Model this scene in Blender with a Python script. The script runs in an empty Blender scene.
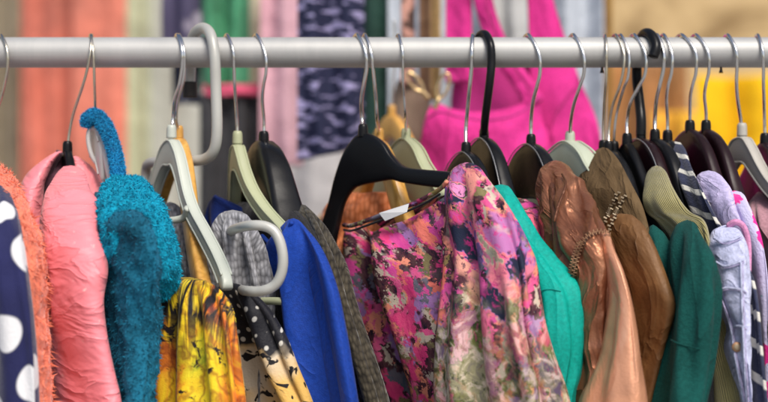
import bpy, math, random
import numpy as np
from mathutils import Vector
random.seed(7); RNG = np.random.default_rng(11)
sc = bpy.context.scene
COL = sc.collection
D = 1.6; CZ = 1.5
def P(px, py, Y=0.0):
    s = (D + Y) / D / 1000.0
    return np.array([(px - 384) * s, Y, CZ - (py - 201) * s])
PI = math.pi
# ------------------------------------------------------------------ noise
_perm = np.random.default_rng(3).permutation(256); _perm = np.concatenate([_perm, _perm, _perm])
_g = np.random.default_rng(5).normal(size=(256, 3)); _g /= np.linalg.norm(_g, axis=1)[:, None]
def pnoise(p):
    pi = np.floor(p).astype(int); pf = p - pi; pi &= 255
    f = pf * pf * pf * (pf * (pf * 6 - 15) + 10); r = 0
    for dx in (0, 1):
        for dy in (0, 1):
            for dz in (0, 1):
                h = _perm[_perm[_perm[(pi[..., 0] + dx) & 255] + ((pi[..., 1] + dy) & 255)] + ((pi[..., 2] + dz) & 255)]
                g = _g[h]
                d = (pf[..., 0] - dx) * g[..., 0] + (pf[..., 1] - dy) * g[..., 1] + (pf[..., 2] - dz) * g[..., 2]
                w = (f[..., 0] if dx else 1 - f[..., 0]) * (f[..., 1] if dy else 1 - f[..., 1]) * (f[..., 2] if dz else 1 - f[..., 2])
                r = r + w * d
    return r * 1.5
# ------------------------------------------------------------------ materials
class NT:
    def __init__(s, name):
        s.m = bpy.data.materials.new(name); s.m.use_nodes = True
        s.t = s.m.node_tree; s.n = s.t.nodes; s.l = s.t.links
        s.b = s.n['Principled BSDF']; s._uv = None
    def add(s, typ, ins=None, **kw):
        n = s.n.new(typ)
        for k, v in kw.items(): setattr(n, k, v)
        for k, v in (ins or {}).items(): s.set(n.inputs[k], v)
        return n
    def set(s, sock, v):
        if isinstance(v, bpy.types.NodeSocket): s.l.new(v, sock)
        else: sock.default_value = v
    def uv(s, scale=(1, 1, 1), rot=0.0):
        if s._uv is None: s._uv = s.n.new('ShaderNodeTexCoord')
        m = s.add('ShaderNodeMapping', {'Vector': s._uv.outputs['UV'], 'Scale': scale, 'Rotation': (0, 0, rot)})
        return m.outputs[0]
    def obj(s, scale=(1, 1, 1)):
        if s._uv is None: s._uv = s.n.new('ShaderNodeTexCoord')
        return s.add('ShaderNodeMapping', {'Vector': s._uv.outputs['Object'], 'Scale': scale}).outputs[0]
    def noise(s, vec, scale, detail=3, rough=.5, dist=0, col=False):
        n = s.add('ShaderNodeTexNoise', {'Vector': vec, 'Scale': scale, 'Detail': detail, 'Roughness': rough, 'Distortion': dist})
        return n.outputs['Color' if col else 'Fac']
    def ramp(s, fac, stops, interp='LINEAR'):
        r = s.n.new('ShaderNodeValToRGB'); s.l.new(fac, r.inputs[0]); cr = r.color_ramp; cr.interpolation = interp
        while len(cr.elements) > 1: cr.elements.remove(cr.elements[-1])
        cr.elements[0].position = stops[0][0]; cr.elements[0].color = tuple(stops[0][1]) + (1,)
        for p, c in stops[1:]:
            e = cr.elements.new(p); e.color = tuple(c) + (1,)
        return r.outputs[0]
    def mix(s, fac, a, b, blend='MIX'):
        n = s.n.new('ShaderNodeMix'); n.data_type = 'RGBA'; n.blend_type = blend
        for i, v in ((0, fac), (6, a), (7, b)):
            if isinstance(v, tuple) and len(v) == 3: v = v + (1,)
            s.set(n.inputs[i], v)
        return n.outputs[2]
    def math(s, op, a, b=0.0, c=0.0, clamp=False):
        n = s.n.new('ShaderNodeMath'); n.operation = op; n.use_clamp = clamp
        s.set(n.inputs[0], a); s.set(n.inputs[1], b)
        if op in ('MULTIPLY_ADD',): s.set(n.inputs[2], c)
        return n.outputs[0]
    def step(s, v, e, w=.02):
        n = s.add('ShaderNodeMapRange', {'Value': v, 'From Min': e - w, 'From Max': e + w}); return n.outputs[0]
    def voro(s, vec, scale, feature='F1', rnd=1.0, out='Distance'):
        n = s.add('ShaderNodeTexVoronoi', {'Vector': vec, 'Scale': scale, 'Randomness': rnd}, feature=feature); return n.outputs[out]
    def xyz(s, vec):
        n = s.add('ShaderNodeSeparateXYZ', {0: vec}); return n.outputs
    def bump(s, h, dist, strength=1.0, normal=None):
        i = {'Height': h, 'Distance': dist, 'Strength': strength}
        if normal is not None: i['Normal'] = normal
        return s.add('ShaderNodeBump', i).outputs[0]
    def done(s, color, rough=.8, spec=.3, sheen=0.0, metal=0.0, normal=None, coat=0, sub=0):
        if isinstance(color, tuple) and len(color) == 3: color = color + (1,)
        s.set(s.b.inputs['Base Color'], color); s.set(s.b.inputs['Roughness'], rough)
        s.set(s.b.inputs['Specular IOR Level'], spec); s.set(s.b.inputs['Metallic'], metal)
        if sheen: s.b.inputs['Sheen Weight'].default_value = sheen; s.b.inputs['Sheen Roughness'].default_value = .4
        if coat: s.b.inputs['Coat Weight'].default_value = coat; s.b.inputs['Coat Roughness'].default_value = .15
        if normal is not None: s.set(s.b.inputs['Normal'], normal)
        return s.m
def vary(n, col, amt=.25, scale=14, detail=4):
    f = n.noise(n.uv(), scale, detail)
    lo = tuple(max(0, c * (1 - amt)) for c in col); hi = tuple(min(1, c * (1 + amt)) for c in col)
    return n.ramp(f, [(.3, lo), (.7, hi)])
def weave(n, scale=420, dist=.0006, wr=.003, wscale=22):
    """thread bump plus soft crumples"""
    a = n.noise(n.uv((1, 1, 1)), scale, 2, .6)
    c = n.noise(n.uv((1, .45, 1)), wscale, 4, .55, 1.2)
    b1 = n.bump(c, wr, .8)
    return n.bump(a, dist, .9, b1)
def cloth(name, col, rough=.85, sheen=.3, amt=.22, scale=420, dist=.0006, wr=.003, wscale=22, spec=.2, fleck=None, metal=0, coat=0, cre=None):
    n = NT(name); c = vary(n, col, amt)
    f2 = n.noise(n.uv(), 300, 2, .7)
    c = n.mix(.35, c, n.ramp(f2, [(.35, tuple(x * .5 for x in col)), (.65, tuple(min(1, x * 1.35) for x in col))]))
    if fleck:
        f = n.noise(n.uv(), 260, 1, .5); c = n.mix(n.step(f, .62, .03), c, fleck)
    nr_ = weave(n, scale, dist, wr, wscale)
    if cre: nr_ = creases(n, cre[0], cre[1], cre[2], cre[3], cre[4], .8, nr_)
    return n.done(c, rough, spec, sheen, metal, nr_, coat)
def creases(n, su, sv, scale, dist, rot=.0, strength=.9, normal=None, detail=3):
    '''sharp valleys between soft pads, like crumpled cloth'''
    f = n.noise(n.uv((su, sv, 1), rot), scale, detail, .5, .6)
    h = n.math('ABSOLUTE', n.math('SUBTRACT', f, .5)); h = n.math('POWER', n.math('MULTIPLY', h, 2.0), .6)
    return n.bump(h, dist, strength, normal)
M = {}
def simple(name, col, rough=.4, metal=0, spec=.5, bs=120, bd=.0002, amt=.12, coat=0):
    n = NT(name); f = n.noise(n.obj(), 9, 5)
    c = n.ramp(f, [(.3, tuple(x * (1 - amt) for x in col)), (.7, tuple(min(1, x * (1 + amt)) for x in col))])
    r = n.add('ShaderNodeMapRange', {'Value': n.noise(n.obj(), 35, 4), 'To Min': rough * .75, 'To Max': min(1, rough * 1.3)}).outputs[0]
    return n.done(c, r, spec, 0, metal, n.bump(n.noise(n.obj(), bs, 3), bd, .6), coat)
M['chrome'] = simple('chrome wire', (.62, .61, .6), .16, 1, bd=.0001)
M['brass_wire'] = simple('warm wire', (.6, .54, .44), .24, 1, bd=.0001)
M['black'] = simple('black plastic', (.006, .006, .007), .30, 0, .22, amt=.3)
M['maroon'] = simple('maroon plastic', (.016, .006, .008), .30, 0, .22, amt=.3)
M['rim'] = simple('painted edge highlight', (.3, .3, .3), .25, .6)  # grey of the highlight line painted along black hanger edges
M['pale'] = simple('pale green plastic', (.42, .46, .36), .42, amt=.08)
M['palegrey'] = simple('pale grey plastic', (.47, .5, .44), .4, amt=.08)
M['olive'] = simple('olive plastic', (.38, .40, .25), .42, amt=.1)
M['lightgrey'] = simple('light grey plastic', (.5, .5, .48), .4, amt=.08)
M['beigegrey'] = simple('stone grey plastic', (.40, .38, .34), .4, amt=.08)
M['tube'] = simple('grey painted tube', (.42, .42, .39), .38, .1, amt=.12)
M['gold'] = simple('gold metal', (.75, .55, .28), .2, 1)
M['rubber'] = simple('black rubber', (.018, .014, .012), .6)
def m_wood():
    n = NT('honey wood'); v = n.obj((6, 6, 60))
    w = n.noise(n.obj((90, 90, 9)), 1.0, 4, .6, 1.5)
    c = n.ramp(w, [(.3, (.42, .2, .035)), (.55, (.62, .33, .07)), (.8, (.72, .43, .12))])
    return n.done(c, .38, .5, 0, 0, n.bump(w, .0003, .5), .3)
M['wood'] = m_wood()
def m_rail():
    n = NT('satin aluminium'); v = n.obj((1.5, 60, 60))
    f = n.noise(v, 6, 5, .6); g = n.noise(n.obj((3, 3, 3)), 3, 5, .6)
    c = n.ramp(g, [(.3, (.36, .36, .355)), (.7, (.46, .46, .45))])
    sp = n.noise(n.obj(), 240, 3, .7); c = n.mix(n.step(sp, .66, .03), c, (.42, .41, .40)); c = n.mix(n.math('MULTIPLY', n.step(n.noise(n.obj((14, 3, 3)), 2, 4, .7), .55, .1), .3), c, (.52, .51, .49))
    r = n.add('ShaderNodeMapRange', {'Value': f, 'To Min': .48, 'To Max': .66}).outputs[0]
    return n.done(c, r, .4, 0, .35, n.bump(f, .00025, .5))
M['rail'] = m_rail()
# garments
def m_polka():
    n = NT('navy with white dots'); v = n.uv()
    d = n.voro(n.uv(rot=.5), 21, rnd=.12)
    f = n.step(d, .33, .02)
    navy = vary(n, (.016, .018, .075), .3)
    return n.done(n.mix(f, (.72, .72, .74), navy), .8, .2, .3, 0, weave(n))
M['polka'] = m_polka()
M['coral'] = cloth('coral faux fur', (.86, .22, .13), .8, .5, .3)
def m_pink():
    n = NT('pink crinkled nylon')
    c = vary(n, (.92, .26, .30), .08, 9)
    sp = n.noise(n.uv((1, .8, 1)), 95, 3, .6); c = n.mix(n.step(sp, .70, .05), c, (.9, .5, .48))
    a = n.noise(n.uv((.45, 1.0, 1), .3), 42, 4, .5, .8); b = n.noise(n.uv(), 500, 2)
    nn = n.bump(b, .0003, .6, creases(n, .45, 1.0, 34, .0045, .35, .8, n.bump(a, .002, .6)))
    return n.done(c, .48, .4, .1, 0, nn)
M['pink'] = m_pink()
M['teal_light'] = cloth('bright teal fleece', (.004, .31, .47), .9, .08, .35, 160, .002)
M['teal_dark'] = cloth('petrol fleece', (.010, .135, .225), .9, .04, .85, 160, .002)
M['chenille'] = cloth('blue chenille', (.012, .26, .52), .9, .1, .3, 200, .002)
def m_yellow():
    n = NT('yellow and orange flame print')
    a = n.noise(n.uv((1, .6, 1)), 15, 5, .6, 1.2)
    c = n.ramp(a, [(.28, (.06, .015, .008)), (.36, (.36, .05, .01)), (.43, (.80, .24, .02)), (.5, (.90, .58, .02)), (.62, (.88, .72, .03)), (.70, (.40, .44, .03)), (.78, (.08, .08, .02))])
    cr = n.voro(n.add('ShaderNodeMixRGB', {'Fac': .06, 'Color1': n.uv((1, .8, 1)), 'Color2': n.noise(n.uv(), 30, 3, col=True)}).outputs[0], 32, 'DISTANCE_TO_EDGE')
    lines = n.step(cr, .05, .04)
    c = n.mix(n.math('MULTIPLY', n.math('SUBTRACT', 1.0, lines), .6), c, (.22, .03, .01))
    k = n.noise(n.uv((1, 1, 1)), 26, 4, .65, 2.0)
    c = n.mix(n.step(k, .60, .03), c, (.018, .010, .012))
    x = n.xyz(n.uv()); w = n.noise(n.uv((110, 14, 1), .25), 1.0, 3, .55, .6)
    top = n.add('ShaderNodeMapRange', {'Value': x[1], 'From Min': -.10, 'From Max': -.035}).outputs[0]
    c = n.mix(n.math('MULTIPLY', n.step(w, .5, .05), top), c, (.01, .008, .01))
    return n.done(c, .6, .3, .1, 0, weave(n, 500, .0004, .004, 16))
M['yellow'] = m_yellow()
def m_leopard():
    n = NT('dotted and leopard print')
    base = n.ramp(n.noise(n.uv(), 16, 3), [(.4, (.62, .55, .45)), (.58, (.74, .45, .12))])
    s1 = n.noise(n.uv(), 75, 2, .5, .7); c = n.mix(n.step(s1, .57, .02), base, (.008, .007, .009))
    d = n.voro(n.uv(), 85, rnd=.35); dots = n.mix(n.step(d, .2, .04), (.62, .60, .55), (.012, .012, .018))
    x = n.xyz(n.uv()); w = n.math('ADD', x[1], n.math('MULTIPLY', n.noise(n.uv(), 20, 3), .05))
    c = n.mix(n.step(w, -.035, .003), c, dots)
    return n.done(c, .6, .3, .1, 0, weave(n))
M['leopard'] = m_leopard()
def m_knit(name, col, fl, sc=170):
    n = NT(name); v = n.uv((1, .55, 1)); a = n.voro(v, sc, rnd=.55)
    c = n.ramp(a, [(.1, fl), (.75, tuple(x * .22 for x in col))]); c = n.mix(.45, c, vary(n, col, .4, 60))
    return n.done(c, .9, .15, .3, 0, n.bump(a, .0016, 1.0, n.bump(n.noise(n.uv(), 25, 3), .004, .7)))
M['greyknit'] = m_knit('grey marl knit', (.24, .24, .26), (.52, .52, .55), 260)
M['lurex'] = m_knit('dark glitter knit', (.035, .03, .024), (.13, .11, .075), 260)
M['orange'] = m_knit('orange chunky knit', (.74, .19, .06), (.9, .36, .18), 200)
M['blue'] = cloth('royal blue jersey', (.008, .045, .30), .7, .05, .16, 700, .0004, .004, 9, .2, cre=(1, .35, 13, .005, .25))
M['blue_shaded'] = cloth('shaded blue jersey', (.007, .022, .14), .8, .1)  # darker copy of the blue, shade inside the top put into colour
def dense_flowers(n, sc1=58):
    wp = n.add('ShaderNodeMixRGB', {'Fac': .045, 'Color1': n.uv((1, .5, 1), .35), 'Color2': n.noise(n.uv(), 34, 6, .72, col=True)}).outputs[0]
    r = n.xyz(n.voro(wp, sc1 * 1.15, rnd=1.0, out='Color'))[0]
    c = n.ramp(r, [(0, (.012, .012, .022)), (.24, (.70, .045, .20)), (.38, (.80, .19, .14)), (.50, (.025, .035, .05)), (.60, (.55, .50, .40)), (.66, (.20, .17, .05)), (.73, (.62, .06, .30)), (.86, (.08, .12, .16)), (.93, (.34, .18, .46))], 'CONSTANT')
    wp2 = n.add('ShaderNodeMixRGB', {'Fac': .05, 'Color1': n.uv((1, .7, 1), .3), 'Color2': n.noise(n.uv(), 30, 6, .72, col=True)}).outputs[0]
    r2 = n.xyz(n.voro(wp2, 120, rnd=1, out='Color'))[1]
    c2 = n.ramp(r2, [(0, (.01, .01, .02)), (.47, (.70, .09, .26)), (.62, (.80, .28, .18)), (.76, (.5, .46, .36)), (.86, (.15, .16, .06))], 'CONSTANT')
    c = n.mix(n.step(n.noise(n.uv(), 30, 3, .6), .50, .03), c, c2)
    return n.mix(.10, c, n.ramp(n.noise(n.uv((1, .5, 1), .35), 120, 3, .7), [(.36, (.02, .02, .03)), (.5, (.7, .16, .2)), (.62, (.85, .4, .32))]))
def m_floral():
    n = NT('painted flower print'); return n.done(dense_flowers(n), .75, .15, 0, 0, weave(n, 500, .0004, .003, 18))
def m_floral2():
    n = NT('soft flower print')
    wp = n.add('ShaderNodeMixRGB', {'Fac': .055, 'Color1': n.uv((1, .8, 1), .2), 'Color2': n.noise(n.uv(), 24, 4, .6, col=True)}).outputs[0]
    vo = n.add('ShaderNodeTexVoronoi', {'Vector': wp, 'Scale': 34, 'Randomness': 1.0, 'Smoothness': .25}, feature='SMOOTH_F1')
    r = n.xyz(vo.outputs['Color'])[0]
    c = n.ramp(r, [(.18, (.02, .025, .05)), (.29, (.30, .14, .42)), (.37, (.84, .20, .19)), (.46, (.78, .09, .30)), (.54, (.84, .34, .26)), (.60, (.50, .42, .34)), (.66, (.10, .12, .04)), (.74, (.012, .012, .03)), (.84, (.72, .26, .48))])
    pet = n.noise(n.uv((1, .8, 1)), 70, 4, .65, 2.5)
    c = n.mix(n.math('MULTIPLY', n.step(pet, .57, .04), .85), c, n.ramp(n.noise(n.uv(), 25, 2), [(.45, (.02, .02, .05)), (.55, (.62, .03, .22))]))
    c = n.mix(n.step(n.noise(n.uv(), 17, 3, .6), .52, .04), c, dense_flowers(n, 48))
    gm = n.noise(n.uv(), 19, 2); g2 = n.ramp(n.noise(n.uv(), 58, 4, .6, 1), [(.38, (.04, .055, .02)), (.48, (.22, .24, .06)), (.56, (.70, .60, .44))])
    x = n.xyz(n.uv()); low = n.add('ShaderNodeMapRange', {'Value': n.math('ADD', x[1], n.math('MULTIPLY', n.math('SUBTRACT', gm, .5), .16)), 'From Min': -.145, 'From Max': -.185}).outputs[0]
    c = n.mix(n.math('MULTIPLY', low, .55), c, g2)
    return n.done(c, .7, .15, 0, 0, weave(n, 500, .0004, .003, 16))
M['floral'] = m_floral(); M['floral2'] = m_floral2()
M['turq'] = cloth('turquoise jersey', (.001, .31, .255), .65, .0, .22, 700, .0003, .003, 8, .2, cre=(1, .35, 12, .006, .3))
def m_leather(name, col, hi, rough, metal, wr, spec=.5):
    n = NT(name); a = n.noise(n.uv((1, .6, 1)), 30, 5, .55, .6); g = n.voro(n.uv(), 420)
    c = n.ramp(a, [(.25, tuple(x * .68 for x in col)), (.5, col), (.75, tuple((x + y) / 2 for x, y in zip(col, hi)))])
    rr = n.add('ShaderNodeMapRange', {'Value': n.noise(n.uv(), 60, 4), 'To Min': rough * .75, 'To Max': rough * 1.35}).outputs[0]
    return n.done(c, rr, spec, 0, metal, n.bump(g, .0003, .5, creases(n, 1.0, .5, 30, wr, .3, .8)))
M['bronze'] = m_leather('bronze metallic leather', (.70, .33, .19), (.95, .60, .42), .33, .38, .0016)
M['bronze_shell'] = m_leather('crinkled bronze leather', (.27, .10, .05), (.60, .29, .16), .34, .6, .006)
M['bronze_dark'] = m_leather('dark brown leather', (.13, .045, .02), (.28, .11, .05), .4, .35, .004)
M['suede'] = m_leather('brown suede', (.10, .062, .028), (.20, .13, .065), .8, .0, .004, .2)
M['suede2'] = m_leather('rust brown leather', (.15, .070, .024), (.34, .17, .06), .5, .1, .004, .3)
M['trim'] = simple('pale metal studs', (.34, .27, .18), .55, .3)
M['zip'] = simple('old brass zip', (.36, .20, .11), .5, .4)
M['green'] = cloth('bottle green jersey', (.006, .066, .058), .9, .03, .35, 600, .0008, .003, 14, .15, cre=(1, .3, 15, .007, .1))
def m_cord():
    n = NT('sage corduroy'); v = n.uv((1, .02, 1)); w = n.add('ShaderNodeTexWave', {'Vector': n.uv(rot=.15), 'Scale': 150, 'Distortion': .8}).outputs['Fac']
    c = n.mix(n.math('MULTIPLY', w, .25), vary(n, (.34, .30, .13), .25), (.19, .165, .07))
    return n.done(c, .85, .2, .4, 0, n.bump(w, .0012, .8, n.bump(n.noise(n.uv(), 24, 4), .004, .8)))
M['cord'] = m_cord()
M['denim'] = cloth('pale lilac denim', (.52, .54, .74), .75, .05, .16, 500, .0006, .004, 26, .25, cre=(.8, 1, 26, .005, .4))
M['lilac'] = cloth('lilac jersey', (.52, .46, .70), .75, .1, .14, 500, .0005, .004, 20, cre=(.7, 1, 30, .005, .4))
def m_stripe():
    n = NT('navy and white stripes'); x = n.xyz(n.uv(rot=-.35)); s = n.math('FRACT', n.math('MULTIPLY', x[1], 36)); f = n.step(s, .72, .03)
    return n.done(n.mix(f, vary(n, (.03, .035, .07), .35, 40), (.60, .58, .52)), .85, .2, .3, 0, weave(n, 300, .001))
M['stripe'] = m_stripe()
def m_flower():
    n = NT('lilac with pink flowers'); v = n.uv()
    base = vary(n, (.60, .55, .78), .12)
    vo = n.add('ShaderNodeTexVoronoi', {'Vector': v, 'Scale': 38, 'Randomness': .6}); d = vo.outputs['Distance']
    d = n.math('ADD', d, n.math('MULTIPLY', n.noise(v, 130, 2), .35))
    pick = n.xyz(vo.outputs['Color'])[2]; colr = n.ramp(pick, [(0, (.85, .03, .3)), (.72, (.85, .10, .5)), (.8, (.02, .36, .38))], 'CONSTANT')
    return n.done(n.mix(n.step(d, .58, .02), colr, base), .8, .2, .4, 0, weave(n, 250, .001))
M['flower'] = m_flower()
M['piping'] = cloth('rose piping', (.66, .27, .48), .7, .3)
def m_rib():
    n = NT('black ribbed knit'); x = n.xyz(n.uv()); s = n.math('FRACT', n.math('MULTIPLY', x[1], 230)); f = n.step(s, .55, .1)
    return n.done(n.mix(f, (.012, .011, .012), (.16, .13, .06)), .7, .2, .2, 0, n.bump(s, .001))
M['rib'] = m_rib()
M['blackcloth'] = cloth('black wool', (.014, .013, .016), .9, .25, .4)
M['charcoal'] = cloth('charcoal cloth', (.03, .03, .036), .85, .2, .4)
M['plum'] = cloth('dark plum cloth', (.075, .03, .045), .85, .3, .4)
M['mauve'] = cloth('mauve cloth', (.42, .22, .26), .8, .3)
M['mustard'] = cloth('mustard cloth', (.78, .42, .01), .8, .2)
M['navy'] = cloth('navy cloth', (.012, .016, .05), .85, .3)
M['white'] = simple('white label', (.7, .7, .7), .6)
# ------------------------------------------------------------------ objects
def tag(o, label=None, cat=None, group=None, kind=None):
    if label: o['label'] = label
    if cat: o['category'] = cat
    if group: o['group'] = group
    if kind: o['kind'] = kind
    return o
def empty(name, loc, label, cat, group=None):
    o = bpy.data.objects.new(name, None); o.empty_display_size = .02; COL.objects.link(o); o.location = Vector(loc)
    return tag(o, label, cat, group)
def mesh(name, V, F, mat, parent=None, uv=None, smooth=True):
    """V world coordinates; stored relative to the parent"""
    off = np.array(parent.matrix_world.translation if False else (0, 0, 0), float)
    p = parent
    while p is not None: off += np.array(p.location); p = p.parent
    me = bpy.data.meshes.new(name)
    V = np.asarray(V, float)
    own = np.zeros(3)
    if parent is None or True:
        own = V.mean(0)
    me.from_pydata((V - own).tolist(), [], F if isinstance(F, list) else F.tolist())
    if uv is not None:
        l = me.uv_layers.new(name='UVMap'); li = np.empty(len(me.loops), int); me.loops.foreach_get('vertex_index', li)
        if uv.shape[0] == len(V): l.data.foreach_set('uv', uv[li].ravel())
        else: l.data.foreach_set('uv', uv.ravel())
    if smooth: me.polygons.foreach_set('use_smooth', [True] * len(me.polygons))
    me.materials.append(mat); me.update()
    o = bpy.data.objects.new(name, me); COL.objects.link(o)
    if parent: o.parent = parent
    o.location = Vector(own - off)
    return o
def cr(keys, n):
    """Catmull-Rom through rows of keys, n samples evenly spread by first 3 columns length"""
    K = np.asarray(keys, float); m = len(K)
    if m == 2:
        t = np.linspace(0, 1, n)[:, None]; return K[0] * (1 - t) + K[1] * t
    A = np.vstack([2 * K[0] - K[1], K, 2 * K[-1] - K[-2]]); out = []
    for i in range(m - 1):
        p0, p1, p2, p3 = A[i:i + 4]; t = np.linspace(0, 1, 24, endpoint=False)[:, None]
        out.append(.5 * (2 * p1 + (p2 - p0) * t + (2 * p0 - 5 * p1 + 4 * p2 - p3) * t ** 2 + (3 * p1 - p0 - 3 * p2 + p3) * t ** 3))
    out.append(K[-1:]); S = np.vstack(out)
    d = np.r_[0, np.cumsum(np.linalg.norm(np.diff(S[:, :3], axis=0), axis=1))]
    q = np.linspace(0, d[-1], n)
    return np.stack([np.interp(q, d, S[:, j]) for j in range(S.shape[1])], 1)
def tube(name, pts, r, mat, parent=None, n=60, k=12, flat=1.0, caps=True):
    """sweep along world points; r scalar or list"""
    r = np.broadcast_to(np.asarray(r, float), (len(pts),))
    K = np.hstack([np.asarray(pts, float), r[:, None]]); S = cr(K, n); C = S[:, :3]; R = S[:, 3]
    T = np.gradient(C, axis=0); T /= np.linalg.norm(T, axis=1)[:, None] + 1e-12
    N = np.zeros_like(T); a = np.array([0, -1, 0.]) if abs(T[0, 1]) < .9 else np.array([1., 0, 0])
    for i in range(n):
        a = a - T[i] * (a @ T[i]); a /= np.linalg.norm(a); N[i] = a
    B = np.cross(T, N); ph = np.arange(k) / k * 2 * PI
    V = C[:, None] + R[:, None, None] * (np.cos(ph)[None, :, None] * N[:, None] * flat + np.sin(ph)[None, :, None] * B[:, None])
    V = V.reshape(-1, 3)
    F = [[i * k + j, i * k + (j + 1) % k, (i + 1) * k + (j + 1) % k, (i + 1) * k + j] for i in range(n - 1) for j in range(k)]
    if caps: F += [list(range(k))[::-1], [(n - 1) * k + j for j in range(k)]]
    L = np.r_[0, np.cumsum(np.linalg.norm(np.diff(C, axis=0), axis=1))]
    uv = np.stack([np.tile(ph * R.mean(), n), np.repeat(L, k)], 1)
    return mesh(name, V, F, mat, parent, uv)
def tufts(V, F, uvV, count, length, width, droop=.5, jit=.6, mask=None):
    """thin bent blades over a grid mesh; returns extra verts, faces, uvs"""
    F = np.asarray(F); a, b, c, d = (V[F[:, i]] for i in range(4))
    nr = np.cross(c - a, d - b); ar = np.linalg.norm(nr, axis=1) + 1e-12; nr = nr / ar[:, None]
    pr = ar.copy()
    if mask is not None: pr *= mask((a + c) / 2)
    idx = RNG.choice(len(F), count, p=pr / pr.sum())
    s, t = RNG.random((2, count, 1))
    p = (a[idx] * (1 - s) + b[idx] * s) * (1 - t) + (d[idx] * (1 - s) + c[idx] * s) * t
    uvp = (uvV[F[idx, 0]] + uvV[F[idx, 2]]) / 2 + RNG.normal(size=(count, 2)) * .03
    N = nr[idx]; rnd = RNG.normal(size=(count, 3)) * jit
    L = length * (.6 + .8 * RNG.random((count, 1)))
    dir1 = N + rnd * .6; dir1 /= np.linalg.norm(dir1, axis=1)[:, None]
    dir2 = N * .3 + rnd + np.array([0, 0, -droop]); dir2 /= np.linalg.norm(dir2, axis=1)[:, None]
    side = np.cross(dir1, RNG.normal(size=(count, 3))); side /= np.linalg.norm(side, axis=1)[:, None] + 1e-9
    w = width
    v0 = p - side * w; v1 = p + side * w; m = p + dir1 * L * .5; v2 = m + side * w * .8; v3 = m - side * w * .8; v4 = m + dir2 * L * .6
    VV = np.stack([v0, v1, v2, v3, v4], 1).reshape(-1, 3); base = len(V) + np.arange(count) * 5
    FF = [list(x) for x in np.stack([base, base + 1, base + 2, base + 3], 1).tolist()] + np.stack([base + 3, base + 2, base + 4], 1).tolist()
    return VV, FF, np.repeat(uvp, 5, 0)
def up2(A, nl2, nr2):
    '''bilinear resampling of a grid that is periodic in its second axis'''
    nl1, nr1 = A.shape[:2]; y = np.linspace(0, nl1 - 1, nl2); i = np.minimum(y.astype(int), nl1 - 2); f = (y - i)[:, None, None]
    B = A[i] * (1 - f) + A[i + 1] * f
    x = np.arange(nr2) * nr1 / nr2; j = x.astype(int); g = (x - j)[None, :, None]
    return B[:, j % nr1] * (1 - g) + B[:, (j + 1) % nr1] * g
def buckle(V, su=.12, sv=.0, bu=.5, bv=.5, strides=(4, 2), goal=.002, hp=.06, lau=0, lav=.05, iters=240, seed=0, top=.02, amp0=.0015):
    '''lets a sheet that is a little too large for its shape settle into folds'''
    nl, nr = V.shape[:2]; depth = np.clip(V[0, :, 2].mean() - V[..., 2], 0, None)
    D = np.zeros_like(V); rg = np.random.default_rng(100 + seed)
    def blur(d, n):
        for _ in range(n):
            d = d + .25 * (np.roll(d, 1, 1) + np.roll(d, -1, 1) - 2 * d); e = np.pad(d, ((1, 1), (0, 0), (0, 0)), 'edge'); d = d + .25 * (e[2:] + e[:-2] - 2 * d)
        return d
    for li, st in enumerate(strides):
        B = V[::st, ::st]; d = D[::st, ::st].copy()
        du = np.roll(B, -1, 1) - np.roll(B, 1, 1); dv = np.gradient(B, axis=0); n = np.cross(du, dv); n /= np.linalg.norm(n, axis=2)[..., None] + 1e-9
        nz = rg.normal(size=B.shape[:2])[..., None]
        if li == 0:
            for _ in range(int(bv * 16)): e = np.pad(nz, ((1, 1), (0, 0), (0, 0)), 'edge'); nz = nz + .25 * (e[2:] + e[:-2] - 2 * nz)
            for _ in range(int(bu * 16)): nz = nz + .25 * (np.roll(nz, 1, 1) + np.roll(nz, -1, 1) - 2 * nz)
            nz = nz / nz.std() * amp0
        else: nz = nz * .0002
        d = d + n * nz
        a = np.clip(depth[::st, ::st] / top, 0, 1)[..., None]
        fu, fv = 1 + su * a, 1 + sv * a
        def L(A, B2): return np.linalg.norm(B2 - A, axis=2)[..., None]
        r1 = L(B, np.roll(B, -1, 1)) * fu; r2 = L(B[:-1], B[1:]) * fv[:-1]
        X = B + d; m = np.clip(a * 2, 0, 1)
        for it in range(iters):
            C = np.zeros_like(X)
            e = np.roll(X, -1, 1) - X; l = np.linalg.norm(e, axis=2)[..., None] + 1e-9; c = e * ((l - r1) / l) * .5; C += c; C -= np.roll(c, 1, 1)
            e = X[1:] - X[:-1]; l = np.linalg.norm(e, axis=2)[..., None] + 1e-9; c = e * ((l - r2) / l) * .5; C[:-1] += c; C[1:] -= c
            dd = X + C * .5 - B
            lu = np.roll(dd, 1, 1) + np.roll(dd, -1, 1) - 2 * dd; lv = np.zeros_like(dd); lv[1:-1] = dd[2:] + dd[:-2] - 2 * dd[1:-1]
            l2 = np.roll(lu, 1, 1) + np.roll(lu, -1, 1) - 2 * lu; w2 = np.zeros_like(dd); w2[1:-1] = lv[2:] + lv[:-2] - 2 * lv[1:-1]
            dd = dd - bu * .06 * l2 - bv * .06 * w2 + lau * .25 * lu + lav * .25 * lv
            if it % 4 == 0: dd = dd - hp * blur(dd, 12 // st + 4)
            X = B + dd * (1 - goal) * m
        D = up2(X - B, nl, nr) if (nl - 1) % st == 0 else D
    for _ in range(3):
        D = D + .2 * (np.roll(D, 1, 1) + np.roll(D, -1, 1) - 2 * D); D[1:-1] = D[1:-1] + .2 * (D[2:] + D[:-2] - 2 * D[1:-1])
    return V + D
CLOTH = dict(su=.2, bu=.12, lav=.1)                       # long hanging folds
JERSEY = dict(su=.3, sv=.02, bu=.25, lav=.15)
LOOSE = dict(su=.2, bu=.08, bv=.2, sv=.05, lav=.03)
NYLON = dict(su=.035, sv=.045, bu=.22, bv=.16, lau=.008, lav=0, strides=(2,), iters=320)
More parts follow.
